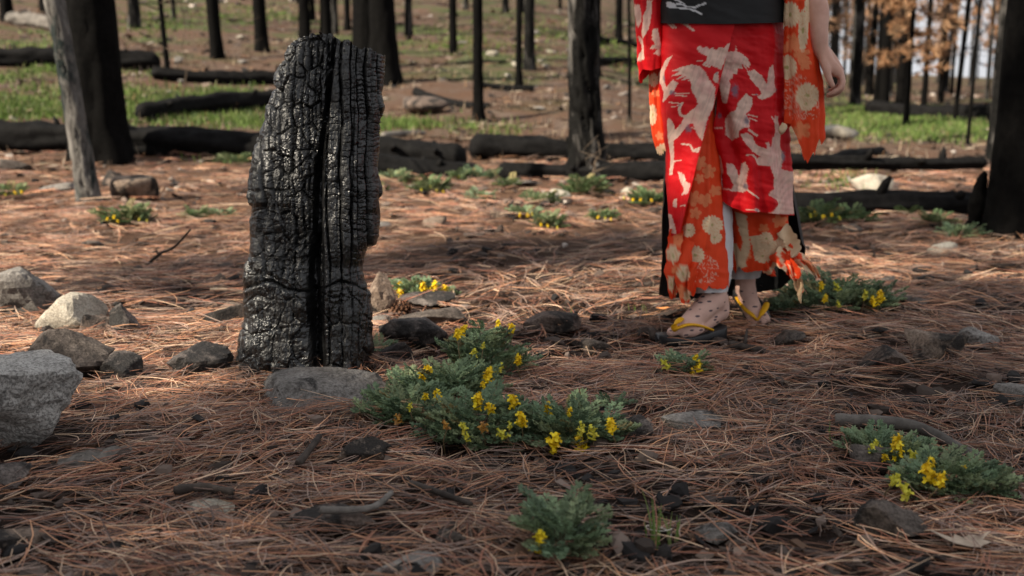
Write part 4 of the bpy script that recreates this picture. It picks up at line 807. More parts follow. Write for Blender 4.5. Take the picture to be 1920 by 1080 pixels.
P_(440, 310, 70, 16, 40, [], 'green mat against the long black log left of the stump', 35, .11, GRN2)
P_(745, 345, 64, 22, 40, [], 'green clump right of the stump before the thick burnt log', 36, .11, GRN)
P_(715, 672, 44, 26, 18, [], 'dull green sprig at the right foot of the burnt stump', 37, .05, GRN)
P_(1150, 780, 60, 24, 18, [], 'sparse blue-green sprig behind the dark grey stone', 38, .05, GRN)

def tuft(px, py, wpx, hpx, n, label, seed, lean=.2, name='grass_tuft'):
    rng = np.random.default_rng(seed); g = g1(px, py); s = FPX / np.hypot(g[1], CAMZ); W = wpx / s; H = hpx / s; acc = Acc()
    for i in range(n):
        b = np.array([rng.uniform(-.5, .5) * W, rng.normal(0, .012), -.005]); h = H * rng.uniform(.45, 1.05); l = rng.normal(0, lean) * h; l2 = rng.normal(0, lean) * h; t = np.linspace(0, 1, 5); P = b + np.stack([l * t ** 2, l2 * t ** 2, h * t], 1); w = .0022 * (1 - t) + .0003
        V = np.concatenate([P - np.stack([w, w * .3, 0 * w], 1), P + np.stack([w, w * .3, 0 * w], 1)]); Q = [(k, k + 1, k + 6, k + 5) for k in range(4)]; acc.add(V, Q, None, np.array([(.10, .19, .035), (.14, .24, .05), (.19, .25, .08)])[rng.integers(3)])
    tag(link(name, acc.get(name, M['leaf'], smooth=False), None, g), label, 'grass')
tuft(1225, 1025, 34, 108, 9, 'fresh green grass tuft around a white curl', 1, .1)
tuft(1262, 1018, 24, 80, 7, 'shorter green grass tuft left of the grey stone', 2, .14)
tuft(1556, 832, 16, 46, 5, 'little grass sprig at the left end of the weathered branch', 3)
tuft(1342, 866, 20, 32, 6, 'tiny grass sprig alone in the open litter', 4)
tuft(1063, 592, 20, 26, 7, 'grass sprig on top of the layered stone', 5)
tuft(1620, 812, 12, 34, 4, 'grass sprig poking up behind the weathered branch', 6)
tuft(1200, 585, 40, 22, 9, 'thin grass left of the orange fallen leaf', 7)
def leaf_flat(px, py, size, outline, color, label, rz, name='dry_leaf', curl=.25):
    g = g1(px, py); o = np.array(outline, float) * size; c, s = math.cos(rz), math.sin(rz); o = o @ np.array([[c, s], [-s, c]]); n = len(o); r2 = (o ** 2).sum(1) / size ** 2
    V = np.concatenate([np.column_stack([o, curl * size * r2 + .012]), np.column_stack([o * .45, curl * size * r2 * .1 + .014]), [[0, 0, .016]]]); k = np.arange(n); k2 = (k + 1) % n
    Q = np.stack([k, k2, n + k2, n + k], 1); T = np.stack([n + k, n + k2, np.full(n, 2 * n)], 1); V[:, 2] += .012
    mt = NT(name + '_mat'); mt.base(mt.ramp(mt.noise(mt.coord('Object'), 60, 4, .6), [(.3, tuple(.75 * q for q in color)), (.7, color)])); mt.set(.7, .2)
    me = mesh(name, V, Q, T, mt.m, False); ob = link(name, me, None, g); md = ob.modifiers.new('thick', 'SOLIDIFY'); md.thickness = .0008; tag(ob, label, 'leaf')
leaf_flat(1808, 1042, .052, [(-1, .45), (-.6, .12), (-.42, -.12), (-.1, -.42), (.12, -.6), (.35, -.42), (.62, -.38), (.55, -.05), (.95, .18), (.55, .22), (.35, .42), (.12, .26), (-.1, .5), (-.3, .2), (-.55, .42)], (.50, .40, .31), 'pale beige lobed dry leaf lying alone in needles', .15)
leaf_flat(1243, 592, .026, [(-1, 0), (-.5, -.5), (.2, -.6), (.9, -.2), (.7, .4), (0, .6), (-.6, .5)], (.75, .30, .10), 'orange fallen scrap of leaf left of the front foot', .3)
leaf_flat(1428, 676, .015, [(-1, 0), (-.3, -.5), (.7, -.6), (.9, .2), (0, .6)], (.55, .24, .06), 'tiny orange leaf fragment at the end of the broken stick', .2)
def curl():
    g = g1(1238, 1020); t = np.linspace(0, 1, 26); a = t * 5.2; P = g + np.stack([.03 * np.cos(a) * (1 - .4 * t) - .012 + .02 * t, .025 * np.sin(a) + .006, .012 + .022 * t], 1)
    mt = NT('white_curl'); mt.base((.62, .58, .50)); mt.set(.7, .2); V, Q, T = tube(P, .0022 * (1 - .5 * t), 6, .5); tag(link('bleached_curl', mesh('bleached_curl', V - g, Q, T, mt.m), None, g), 'bleached white curl of dry grass among green blades', 'dry grass')
    P = smooth_path([g1(752, 798) + (0, 0, .0), g1(745, 798) + (0, 0, .035), g1(740, 798) + (0, 0, .058), g1(768, 790) + (0, 0, .045)], 20)
    mt2 = NT('straw'); mt2.base((.50, .36, .20)); mt2.set(.7, .2); V, Q, T = tube(P, .0022, 6); tag(link('bent_stalk', mesh('bent_stalk', V - P[0], Q, T, mt2.m), None, P[0]), 'bent straw-coloured stalk in front of the leafy plant by the slab', 'stalk')
curl()
# ------------------------------------------------------------------ the walking person in the kimono
def pip(px, py, poly):
    poly = np.asarray(poly, float); ins = np.zeros(px.shape, bool); j = len(poly) - 1
    bb = (px > poly[:, 0].min()) & (px < poly[:, 0].max()) & (py > poly[:, 1].min()) & (py < poly[:, 1].max())
    x, y = px[bb], py[bb]; r = np.zeros(x.shape, bool)
    for i in range(len(poly)):
        xi, yi = poly[i]; xj, yj = poly[j]
        r ^= ((yi > y) != (yj > y)) & (x < (xj - xi) * (y - yi) / (yj - yi + 1e-12) + xi); j = i
    ins[bb] = r; return ins
def seg_d(px, py, pts):
    d = np.full(px.shape, 1e9)
    for (a, b) in zip(pts[:-1], pts[1:]):
        a = np.array(a, float); b = np.array(b, float); v = b - a; t = np.clip(((px - a[0]) * v[0] + (py - a[1]) * v[1]) / (v @ v + 1e-9), 0, 1); d = np.minimum(d, np.hypot(px - a[0] - t * v[0], py - a[1] - t * v[1]))
    return d
def T1(p): return [(1180 + u / 3.6, v / 3.6) for u, v in p]
def T2(p): return [(1320 + u / 3, 60 + v / 3) for u, v in p]
def T4(p): return [(1230 + u / 3, 200 + v / 3) for u, v in p]
def T3(p): return [(1440 + u / 3.483, v / 3.483) for u, v in p]
CR_L = [T1(q) for q in [
    [(290, 480), (350, 450), (420, 435), (470, 445), (510, 480), (540, 540), (580, 590), (575, 700), (530, 800), (490, 950), (470, 880), (440, 830), (400, 840), (370, 870), (340, 910), (305, 950), (300, 1080), (290, 1180), (272, 1180), (280, 1080), (270, 950), (250, 880), (250, 820), (270, 795), (300, 820), (310, 880), (350, 830), (370, 780), (440, 730), (465, 700), (450, 660), (420, 610), (415, 550), (385, 545), (420, 530), (340, 545), (380, 515), (310, 540), (360, 500), (285, 515), (340, 480)],
    [(290, 372), (250, 400), (215, 455), (195, 510), (205, 560), (225, 620), (215, 690), (260, 650), (300, 620), (330, 560), (300, 540), (240, 590), (230, 540), (240, 480), (265, 430)],
    [(460, 320), (480, 305), (495, 325), (520, 312), (540, 335), (560, 320), (585, 338), (610, 318), (640, 325), (655, 300), (685, 290), (665, 370), (640, 420), (620, 470), (590, 455), (540, 440), (500, 430), (520, 410), (530, 380), (490, 365), (465, 345)],
    [(575, 500), (600, 480), (605, 560), (585, 560), (565, 540)]]] + [T4(q) for q in [
    [(115, 365), (150, 380), (165, 420), (195, 435), (180, 490), (135, 500), (155, 470), (130, 420)], [(185, 215), (210, 240), (250, 225), (240, 260), (205, 255)],
    [(100, 520), (115, 515), (110, 570), (95, 560)], [(75, 600), (92, 610), (104, 720), (80, 705)], [(205, 90), (285, 75), (260, 195), (230, 150)]]]
ST_L = [(T1(q), w) for q, w in [([(370, 790), (340, 775), (333, 735), (350, 695)], 2.2), ([(350, 700), (265, 690)], 1.0), ([(345, 710), (280, 725)], .8), ([(520, 415), (500, 437), (545, 450)], 1.6), ([(500, 408), (455, 410)], .8), ([(310, 630), (400, 632)], 1.1), ([(315, 645), (380, 648)], 1.0),
    ([(255, 145), (295, 190)], 1.5), ([(280, 150), (310, 185)], 1.5), ([(360, 150), (435, 205)], 2.0), ([(340, 152), (400, 165)], 1.0), ([(420, 860), (440, 870)], 1)]] + [(T4(q), w) for q, w in [([(140, 210), (190, 215), (212, 250)], 1.5), ([(130, 560), (165, 555)], 1), ([(95, 310), (135, 302)], 1)]]
GR_L = [(T1([(395, 870)])[0], 8, 9), (T1([(290, 625)])[0], 7, 6), (T1([(590, 498)])[0], 3, 3), (T1([(335, 710)])[0], 3, 2.5), (T1([(232, 530)])[0], 2.5, 7)]
CR_R = [T2(q) for q in [
    [(115, 110), (170, 110), (180, 75), (185, 112), (215, 120), (250, 145), (270, 180), (262, 205), (235, 185), (250, 212), (215, 180), (225, 210), (195, 205), (185, 235), (165, 235), (160, 260), (140, 270), (150, 300), (130, 400), (105, 400), (85, 280), (100, 180)],
    [(245, 215), (265, 222), (290, 210), (330, 250), (350, 290), (350, 250), (360, 200), (378, 185), (388, 230), (385, 300), (400, 325), (370, 360), (330, 383), (305, 365), (330, 350), (320, 320), (270, 270)],
    [(240, 345), (255, 360), (275, 365), (280, 400), (265, 440), (235, 460), (260, 500), (255, 540), (225, 535), (200, 550), (195, 590), (150, 612), (115, 580), (110, 490), (150, 450), (180, 440), (190, 400)],
    [(205, 575), (240, 565), (280, 590), (310, 640), (350, 660), (343, 622), (355, 618), (365, 650), (385, 595), (405, 585), (440, 640), (460, 690), (450, 770), (488, 790), (492, 1025), (360, 1028), (395, 985), (420, 965), (400, 945), (358, 920), (362, 900), (385, 880), (380, 820), (360, 755), (310, 750), (300, 720), (325, 700), (270, 670), (220, 610)],
    [(365, 465), (385, 490), (390, 470), (420, 475), (445, 560), (440, 640), (405, 600), (400, 540)],
    [(125, 735), (160, 745), (185, 780), (195, 820), (210, 740), (235, 730), (250, 770), (240, 840), (250, 890), (220, 905), (150, 895), (165, 860), (140, 800)],
    [(70, 690), (95, 700), (115, 790), (90, 810), (70, 770)], [(270, 998), (290, 988), (320, 1005), (315, 1030), (300, 1010)]]]
ST_R = [(T2(q), w) for q, w in [([(275, 352), (310, 352)], 1), ([(250, 465), (310, 478)], 1.2), ([(260, 485), (305, 500)], 1), ([(250, 550), (305, 582)], 2.2), ([(312, 742), (295, 705), (278, 695)], 2), ([(285, 692), (235, 692)], .9), ([(245, 890), (305, 935)], 1.5), ([(240, 1000), (270, 1000)], 1), ([(95, 880), (150, 885)], .8), ([(70, 540), (100, 540)], 1)]]
GR_R = [(T2([(175, 330)])[0], 9, 15), (T2([(405, 325)])[0], 4, 4), (T2([(240, 500)])[0], 6, 10), (T2([(235, 868)])[0], 6, 8), (T2([(290, 1000)])[0], 4, 3), (T2([(80, 470)])[0], 4, 6), (T2([(300, 352)])[0], 3, 2), (T2([(455, 700)])[0], 3, 12)]
CR_S = [T1(q) for q in [[(115, 0), (155, 0), (150, 110), (130, 200), (90, 265), (75, 230), (90, 160), (95, 100), (115, 60)], [(35, 30), (60, 30), (78, 90), (72, 150), (60, 185), (42, 140), (32, 90)], [(62, 240), (90, 280), (102, 400), (65, 415), (80, 330)],
    [(160, 190), (190, 195), (200, 260), (215, 350), (200, 380), (165, 360), (190, 330), (140, 330), (150, 310), (175, 300), (150, 260)], [(170, -60), (210, -50), (215, -20), (175, -10)], [(60, -120), (140, -160), (150, -60), (80, -40)]]]
RED, CREAM, PINK, GREYP = np.array((.60, .004, .009)), np.array((.78, .53, .43)), np.array((.70, .36, .32)), np.array((.16, .14, .19))
def paint_crane(polys, strokes, greys):
    def f(px, py):
        wx = px + 1.2 * fbm2(px * .7, py * .7, 3, 2); wy = py + 1.2 * fbm2(px * .7, py * .7, 4, 2); C = np.broadcast_to(RED, px.shape + (3,)).copy(); m = np.zeros(px.shape, bool)
        for q in polys: m |= pip(wx, wy, q)
        sh = np.clip(.25 + 1.2 * fbm2(px * .06, py * .06, 8, 3), 0, .7)[..., None]; ft = np.clip(1.0 * fbm2(px * .35 + py * .12, py * .05, 18, 2), 0, .14)[..., None]; C = np.where(m[..., None], (CREAM * (1 - sh) + PINK * sh) * (1 - ft), C)
        for pts, w in strokes: C = np.where((seg_d(px, py, pts) < w)[..., None], CREAM * .92, C)
        for (c, rx, ry) in greys:
            k = np.clip(1.5 - 1.5 * np.hypot((px - c[0]) / rx, (py - c[1]) / ry) + .8 * fbm2(px * .5, py * .5, 6, 2), 0, .8)[..., None]; C = C * (1 - k) + GREYP * k
        return C
    return f
ORG, OCREAM, OPEACH, OLIVE, CORAL = np.array((.78, .060, .012)), np.array((.76, .56, .36)), np.array((.80, .24, .10)), np.array((.42, .36, .14)), np.array((.76, .36, .26))
def paint_flowers(mums, leaves, corals, cream=()):
    def f(px, py):
        C = np.broadcast_to(ORG, px.shape + (3,)).copy()
        for (cx, cy, r) in leaves:
            dx, dy = px - cx, py - cy; rho = np.hypot(dx, dy); a = np.arctan2(dy, dx); m = rho < r * (.55 + .45 * np.abs(np.cos(a * 2.5 + cx))); ln = np.abs(np.sin(a * 2.5 + cx)) < .1; C = np.where(m[..., None], OPEACH, C); C = np.where((m & ln)[..., None], OPEACH * .7 + ORG * .3, C)
        for (cx, cy, r) in corals:
            dx, dy = px - cx, py - cy; rho = np.hypot(dx, dy); n = np.abs(fbm2(px * .16 + cx, py * .16, 12, 3)); m = (n < .085) & (rho < r * (1 + .2 * fbm2(px * .1, py * .1, 3, 2))); C = np.where(m[..., None], CORAL, C)
        for q in cream: C = np.where(pip(px + 2 * fbm2(px * .3, py * .3, 5, 2), py, q)[..., None], OCREAM * .85, C)
        for (cx, cy, r, n, sq) in mums:
            dx, dy = (px - cx) / sq, py - cy; rho = np.hypot(dx, dy); a = np.arctan2(dy, dx); pet = np.abs(np.cos(a * n / 2)); m = rho < r * (.84 + .16 * pet); ln = (np.abs(np.sin(a * n / 2 + np.pi / 2)) < .22) & (rho > .18 * r)
            C = np.where(m[..., None], OCREAM, C); C = np.where((m & ln)[..., None], OCREAM * .55 + OPEACH * .35, C); C = np.where((rho < .15 * r)[..., None], OLIVE, C)
        return C
    return f
def paint_plain(c): return lambda px, py: np.broadcast_to(np.array(c, float), px.shape + (3,)).copy()

PERSON_G = ground_at([1345], [632])[0]; PLOC = np.array([at(1357, 400, 3.28)[0], 3.28, float(ground_z(at(1357, 400, 3.28)[0], 3.28))])
person = thing('person', 'walking person in red crane-print kimono, black sash, torn orange underskirt and sandals', 'person', PLOC)
def panel(name, top, hem, xl, xr, yc, b, e0, e1, paint, nu, nv, fold=(0, 0, 0), seed=0, parent=None, out=0.0, mat='cloth', rag=0.0, topu=None):
    """cloth wrapped on an ellipse: e0/e1 give the angle at u=0/1, as ('px', pairs) for a front edge in pixels or a plain angle"""
    u = np.linspace(0, 1, nu); v = np.linspace(0, 1, nv); hm = interp(u, hem) + rag * fbm2(u * 22, u * 0 + seed, seed, 3) * 2; tp_ = interp(u, topu) if topu else np.full(nu, float(top))
    PY = tp_[None] + (hm - tp_)[None] * v[:, None]; L, R_ = interp(PY, xl), interp(PY, xr); xc, a = (L + R_) / 2, (R_ - L) / 2
    def ang(e):
        if isinstance(e, tuple): return np.arccos(np.clip((interp(PY, e[1]) - xc) / a, -1, 1))
        return np.full(PY.shape, float(e))
    TH = ang(e0) * (1 - u[None]) + ang(e1) * u[None]; bb = interp(PY, b) + out; Yc = interp(PY, yc)
    PX = xc + (a + out * 600) * np.cos(TH); s = np.sin(TH); dep = np.sign(s) * np.abs(s) ** .85
    fa, fn, fg = fold; fd = fa * (np.sin(TH * fn + 2.2 * fbm2(TH * 1.1, PY * .006, seed, 2) * 2 + seed) + .8 * fbm2(TH * fn * .6, PY * .012, seed + 4, 3)) * (fg + (1 - fg) * v[:, None])
    fd = fd + fa * .7 * fbm2(PX * .018 + PY * .012, PY * .05 - PX * .02, seed + 9, 3)
    Y = Yc - bb * dep; P = at(PX, PY, Y); P[..., 0] += fd * np.cos(TH); P[..., 1] -= fd * s; C = paint(PX, PY)
    o = link(name, mesh(name, P.reshape(-1, 3) - PLOC, grid_quads(nv, nu), None, M[mat], True, C.reshape(-1, 3)), parent or person); return o
PI = math.pi
# underlayers first: white underskirt, orange torn kimono, red crane kimono, black coat tails
wp = paint_plain((.66, .66, .68))
panel('underskirt', 190, [(0, 550), (.5, 549), (1, 546)], [(190, 1312), (400, 1285), (545, 1302)], [(190, 1350), (300, 1361), (400, 1374), (500, 1374), (548, 1364)], [(190, 3.26), (550, 3.215)], [(190, .05), (550, .058)], PI + 1.2, -1.2, wp, 70, 90, (.003, 6, .3), 3)
panel('underskirt', 330, [(0, 522), (.5, 524), (1, 518)], [(330, 1368), (520, 1366)], [(330, 1450), (460, 1440), (524, 1424)], [(330, 3.36), (520, 3.44)], [(330, .06), (520, .055)], PI + 1.2, -1.2, paint_plain((.50, .50, .51)), 70, 60, (.004, 5, .3), 4)
mum1 = [(T4([(315, 665)])[0] + (19, 16, 1)), (T4([(335, 735)])[0] + (13, 14, .8)), (T4([(220, 835)])[0] + (18, 16, 1)), (T4([(185, 695)])[0] + (14, 14, .9)), (T4([(105, 880)])[0] + (13, 12, .8)), (T4([(95, 990)])[0] + (12, 12, .8)), (1262, 500, 13, 14, .9)]
lv1 = [(1312, 305, 15), (1330, 322, 14), (1300, 372, 16), (1322, 375, 14), (1340, 358, 12), (1304, 400, 12), (1312, 335, 10), (1275, 465, 12), (1295, 520, 8), (1265, 535, 12), (1285, 545, 10)]
orange_front = panel('torn_underkimono', 140, [(0, 548), (.15, 556), (.3, 562), (.4, 545), (.5, 540), (.7, 541), (.85, 536), (1, 528)], [(140, 1308), (220, 1306), (300, 1284), (400, 1268), (440, 1262), (470, 1254), (520, 1251), (560, 1256)], [(140, 1350), (210, 1340), (235, 1342), (300, 1350), (360, 1354), (440, 1361), (545, 1364)], [(140, 3.25), (300, 3.23), (560, 3.20)], [(140, .055), (400, .075), (560, .075)], PI + .9, -.5, paint_flowers(mum1, lv1, [(1322, 508, 27)], [T4([(180, 830), (60, 1010), (110, 1070), (90, 930)]), T4([(150, 990), (165, 1080), (120, 1080), (130, 1000)])]), 130, 230, (.005, 7, .25), 5, rag=5)
orange_rear = panel('torn_underkimono', 360, [(0, 508), (.2, 513), (.35, 506), (.5, 512), (.62, 498), (.75, 505), (1, 480)], [(360, 1360), (520, 1366)], [(360, 1476), (430, 1478), (460, 1490), (480, 1488), (520, 1470)], [(360, 3.34), (520, 3.40)], [(360, .085), (520, .08)], PI + .9, -1.0, paint_flowers([(1460, 470, 22, 12, .9), (1430, 480, 14, 12, 1), (1436, 447, 13, 12, 1), (1455, 500, 12, 8, 1)], [(1432, 428, 10), (1462, 415, 14), (1480, 440, 12), (1400, 480, 10), (1440, 460, 14)], [], [T4([(445, 590), (510, 610), (530, 800), (490, 900), (460, 890), (490, 760)]), T4([(415, 770), (460, 770), (510, 900), (450, 920)]), T4([(525, 730), (650, 720), (665, 830), (560, 870)]), T4([(690, 720), (790, 780), (720, 840)])]), 150, 190, (.008, 6, .4), 6, rag=7)
crane_r = paint_crane(CR_R, ST_R, GR_R); crane_l = paint_crane(CR_L, ST_L, GR_L)
panel('crane_kimono', 30, [(0, 372), (.06, 390), (.12, 399), (.2, 397), (.35, 402), (.55, 404), (.7, 402), (1, 410)], [(30, 1247), (120, 1262), (220, 1320), (320, 1334), (410, 1338)], [(30, 1466), (100, 1471), (200, 1473), (300, 1479), (400, 1483)], [(30, 3.28), (250, 3.29), (410, 3.30)], [(30, .125), (250, .135), (410, .145)], ('px', [(30, 1352), (120, 1350), (200, 1342), (250, 1340), (320, 1345), (370, 1352), (410, 1368)]), -PI * .62, crane_r, 190, 230, (.011, 8, .35), 7)
panel('crane_kimono', 30, [(0, 436), (.15, 442), (.3, 446), (.5, 440), (1, 410)], [(30, 1247), (100, 1239), (200, 1243), (300, 1252), (360, 1257), (445, 1258)], [(30, 1466), (120, 1456), (220, 1420), (300, 1385), (445, 1330)], [(30, 3.28), (300, 3.235), (445, 3.22)], [(30, .130), (200, .135), (445, .10)], ('px', [(30, 1381), (100, 1363), (200, 1338), (260, 1319), (300, 1309), (380, 1291), (446, 1276)]), PI * 1.55, crane_l, 190, 240, (.006, 7, .3), 8, out=.009)
# loose wrap flap of the kimono that shadows the front opening
# black coat tails behind the legs
blk = paint_plain((.012, .012, .013))
panel('black_coat', 60, [(0, 553), (.12, 556), (.3, 560), (.5, 556), (.72, 540), (.88, 500), (.96, 470), (1, 458)], [(60, 1262), (280, 1248), (420, 1243), (560, 1236)], [(60, 1462), (280, 1480), (380, 1494), (460, 1506), (560, 1510)], [(60, 3.32), (560, 3.38)], [(60, .10), (560, .22)], PI - .05, 2 * PI + .1, blk, 120, 120, (.006, 8, .3), 9)
# sash with white brush strokes
SASH = [(T1(q), w) for q, w in [([(258, 32), (300, 36), (340, 24), (390, 45), (440, 48), (515, 20)], 1.6), ([(262, 44), (330, 52), (400, 60), (450, 76), (487, 98)], 1.6), ([(262, 20), (300, 34)], 3.2), ([(300, -10), (370, 25)], 1.5), ([(330, -40), (420, -10), (470, -60)], 1.5)]]
def paint_sash(px, py):
    C = np.broadcast_to(np.array((.016, .016, .017)), px.shape + (3,)).copy()
    for pts, w in SASH: C = np.where((seg_d(px, py, pts) < w)[..., None], np.array((.62, .62, .64)), C)
    return C
panel('sash', -112, [(0, 40), (.25, 43), (.5, 45), (.75, 41), (1, 40)], [(-112, 1250), (-20, 1246), (46, 1244)], [(-112, 1460), (-20, 1466), (46, 1468)], [(-112, 3.28), (46, 3.28)], [(-112, .118), (46, .134)], PI * 1.5, -PI * .5, paint_sash, 190, 80, (.003, 5, 1), 10, out=.020)
# bodice (above the frame)
panel('crane_bodice', -222, [(0, -105), (1, -105)], [(-222, 1318), (-205, 1270), (-185, 1236), (-150, 1240), (-100, 1250)], [(-222, 1396), (-205, 1444), (-185, 1478), (-150, 1474), (-100, 1462)], [(-222, 3.30), (-100, 3.28)], [(-222, .055), (-190, .09), (-140, .115), (-100, .115)], PI * 1.5, -PI * .5, crane_l, 120, 60, (.002, 5, .5), 11)
# sleeves
panel('crane_sleeve', -190, [(0, 118), (.2, 128), (.3, 132), (.42, 130), (.5, 152), (.6, 157), (.7, 150), (.85, 120), (1, 118)], [(-190, 1222), (-100, 1196), (0, 1188), (60, 1192), (110, 1196), (160, 1201)], [(-190, 1262), (-100, 1254), (0, 1253), (100, 1249), (135, 1246), (160, 1212)], [(-190, 3.29), (160, 3.25)], [(-190, .05), (60, .05), (160, .028)], -.2, 2 * PI - .2, paint_crane(CR_S, [], []), 120, 150, (.005, 5, .4), 12)
panel('sleeve_lining', 60, [(0, 278), (.25, 286), (.5, 288), (.75, 284), (1, 278)], [(60, 1214), (150, 1217), (220, 1218), (260, 1224), (290, 1236)], [(60, 1246), (150, 1240), (220, 1250), (290, 1257)], [(60, 3.29), (290, 3.29)], [(60, .03), (290, .03)], -.2, 2 * PI - .2, paint_flowers([(1226, 150, 14, 12, .6), (1224, 215, 20, 12, .4), (1244, 282, 14, 12, 1)], [(1230, 175, 8), (1236, 255, 9)], []), 110, 130, (.004, 5, .4), 13, rag=4)
mum3 = [T3([(145, 95)])[0] + (25, 18, .8), T3([(125, 440)])[0] + (24, 16, .8), T3([(255, 625)])[0] + (24, 18, .95), T3([(228, 200)])[0] + (42, 20, .22), T3([(258, 60)])[0] + (40, 20, .2), (1492, -60, 28, 18, .9), (1505, -130, 24, 18, .9), (1512, 195, 15, 16, .9)]
panel('torn_sleeve', -190, [(0, 236), (.1, 232), (.2, 240), (.27, 290), (.33, 305), (.37, 285), (.42, 290), (.46, 262), (.5, 266), (.54, 246), (.7, 240), (1, 236)], [(-190, 1452), (-60, 1470), (0, 1472), (200, 1471), (240, 1474), (310, 1488)], [(-190, 1490), (-100, 1510), (0, 1517), (60, 1521), (110, 1531), (150, 1541), (200, 1545), (260, 1544), (310, 1530)], [(-190, 3.29), (0, 3.20), (310, 3.22)], [(-190, .05), (0, .035), (310, .025)], PI + .3, -PI + .3, paint_flowers(mum3, [T3([(160, 260)])[0] + (13,), T3([(130, 310)])[0] + (12,), T3([(220, 360)])[0] + (16,), T3([(240, 420)])[0] + (12,), T3([(220, 850)])[0] + (18,), T3([(180, 300)])[0] + (12,)], [(1486, 170, 34), (1515, 200, 26), (1490, 200, 24)]), 140, 210, (.005, 6, .4), 14, rag=6)
def knot():
    V, T = rock_shape(5, 3, 9, 8, .1); c = at(1468, 241, 3.15); V = V * (.026, .02, .036) + c
    link('sleeve_knot', mesh('sleeve_knot', V - PLOC, None, T, M['cloth'], True, np.broadcast_to(OCREAM * .8, (len(V), 3))), person)
knot()
# loose torn strips of the orange hem
def strip(pts, w, col, seed, parent, ncol=9, paint=None):
    P = np.array([at(x, y, Y) for x, y, Y in pts]); n = 22; C = smooth_path(P, n); t = np.linspace(0, 1, n); tn = np.gradient(C, axis=0); tn /= np.linalg.norm(tn, axis=1)[:, None]; sd = np.cross(tn, (0, 1, .2)); sd /= np.linalg.norm(sd, axis=1)[:, None]
    ww = w * interp(t, [(0, 1), (.5, 1), (.85, .8), (1, .35)]) * (1 + .35 * fbm2(t * 14, t * 0 + seed, seed, 3)); k = np.linspace(-1, 1, ncol); G = C[:, None] + sd[:, None] * (ww[:, None] * k[None])[..., None]; G[..., 1] += .012 * np.sin(k * 2.2 + t[:, None] * 5 + seed) + .008 * fbm2(t[:, None] * 6 + k, k + 0 * t[:, None], seed, 2)
    cc = np.where((fbm2(t[:, None] * 3.5 + 0 * k, k * 1.5 + seed + 0 * t[:, None], seed + 2, 2) > .06)[..., None], OCREAM, np.array(col)); 
    if paint is not None: cc = paint(interp(t, [(q / (len(pts) - 1), a[0]) for q, a in enumerate(pts)])[:, None] + k[None] * w * 620, interp(t, [(q / (len(pts) - 1), a[1]) for q, a in enumerate(pts)])[:, None] + 0 * k[None])
    link('torn_strip', mesh('torn_strip', G.reshape(-1, 3) - PLOC, grid_quads(n, ncol), None, M['cloth'], True, cc.reshape(-1, 3)), parent)
for i, (pts, w, c) in enumerate([([(1474, 462, 3.3), (1494, 480, 3.29), (1512, 496, 3.29), (1532, 514, 3.30)], .016, ORG), ([(1474, 470, 3.29), (1484, 500, 3.28), (1494, 525, 3.28), (1500, 548, 3.28)], .016, ORG), ([(1452, 472, 3.28), (1470, 490, 3.27), (1484, 504, 3.27), (1494, 522, 3.27)], .024, ORG), ([(1466, 428, 3.3), (1480, 446, 3.29), (1488, 466, 3.28), (1484, 482, 3.28)], .022, OCREAM),
        ([(1496, 520, 3.28), (1498, 535, 3.28), (1500, 552, 3.28), (1501, 568, 3.28)], .006, OCREAM), ([(1428, 492, 3.31), (1436, 504, 3.3), (1446, 510, 3.3), (1454, 514, 3.3)], .014, ORG), ([(1500, 488, 3.29), (1515, 494, 3.29), (1526, 506, 3.3), (1536, 522, 3.3)], .008, OPEACH)]): strip(pts, w, c, i + 3, orange_rear)
pf = paint_flowers([(1262, 478, 15, 12, .8), (1282, 512, 15, 12, .8), (1258, 530, 14, 12, .7), (1290, 555, 12, 12, .8)], [(1272, 452, 12), (1268, 505, 10), (1276, 545, 12)], [])
for i, (pts, w) in enumerate([([(1268, 430, 3.15), (1262, 480, 3.135), (1260, 520, 3.135), (1262, 560, 3.14)], .020), ([(1286, 450, 3.135), (1280, 500, 3.12), (1282, 540, 3.12), (1286, 568, 3.125)], .022), ([(1300, 490, 3.125), (1299, 515, 3.115), (1297, 535, 3.115), (1296, 555, 3.12)], .015)]): strip(pts, w, ORG, i + 33, orange_front, 9, pf)

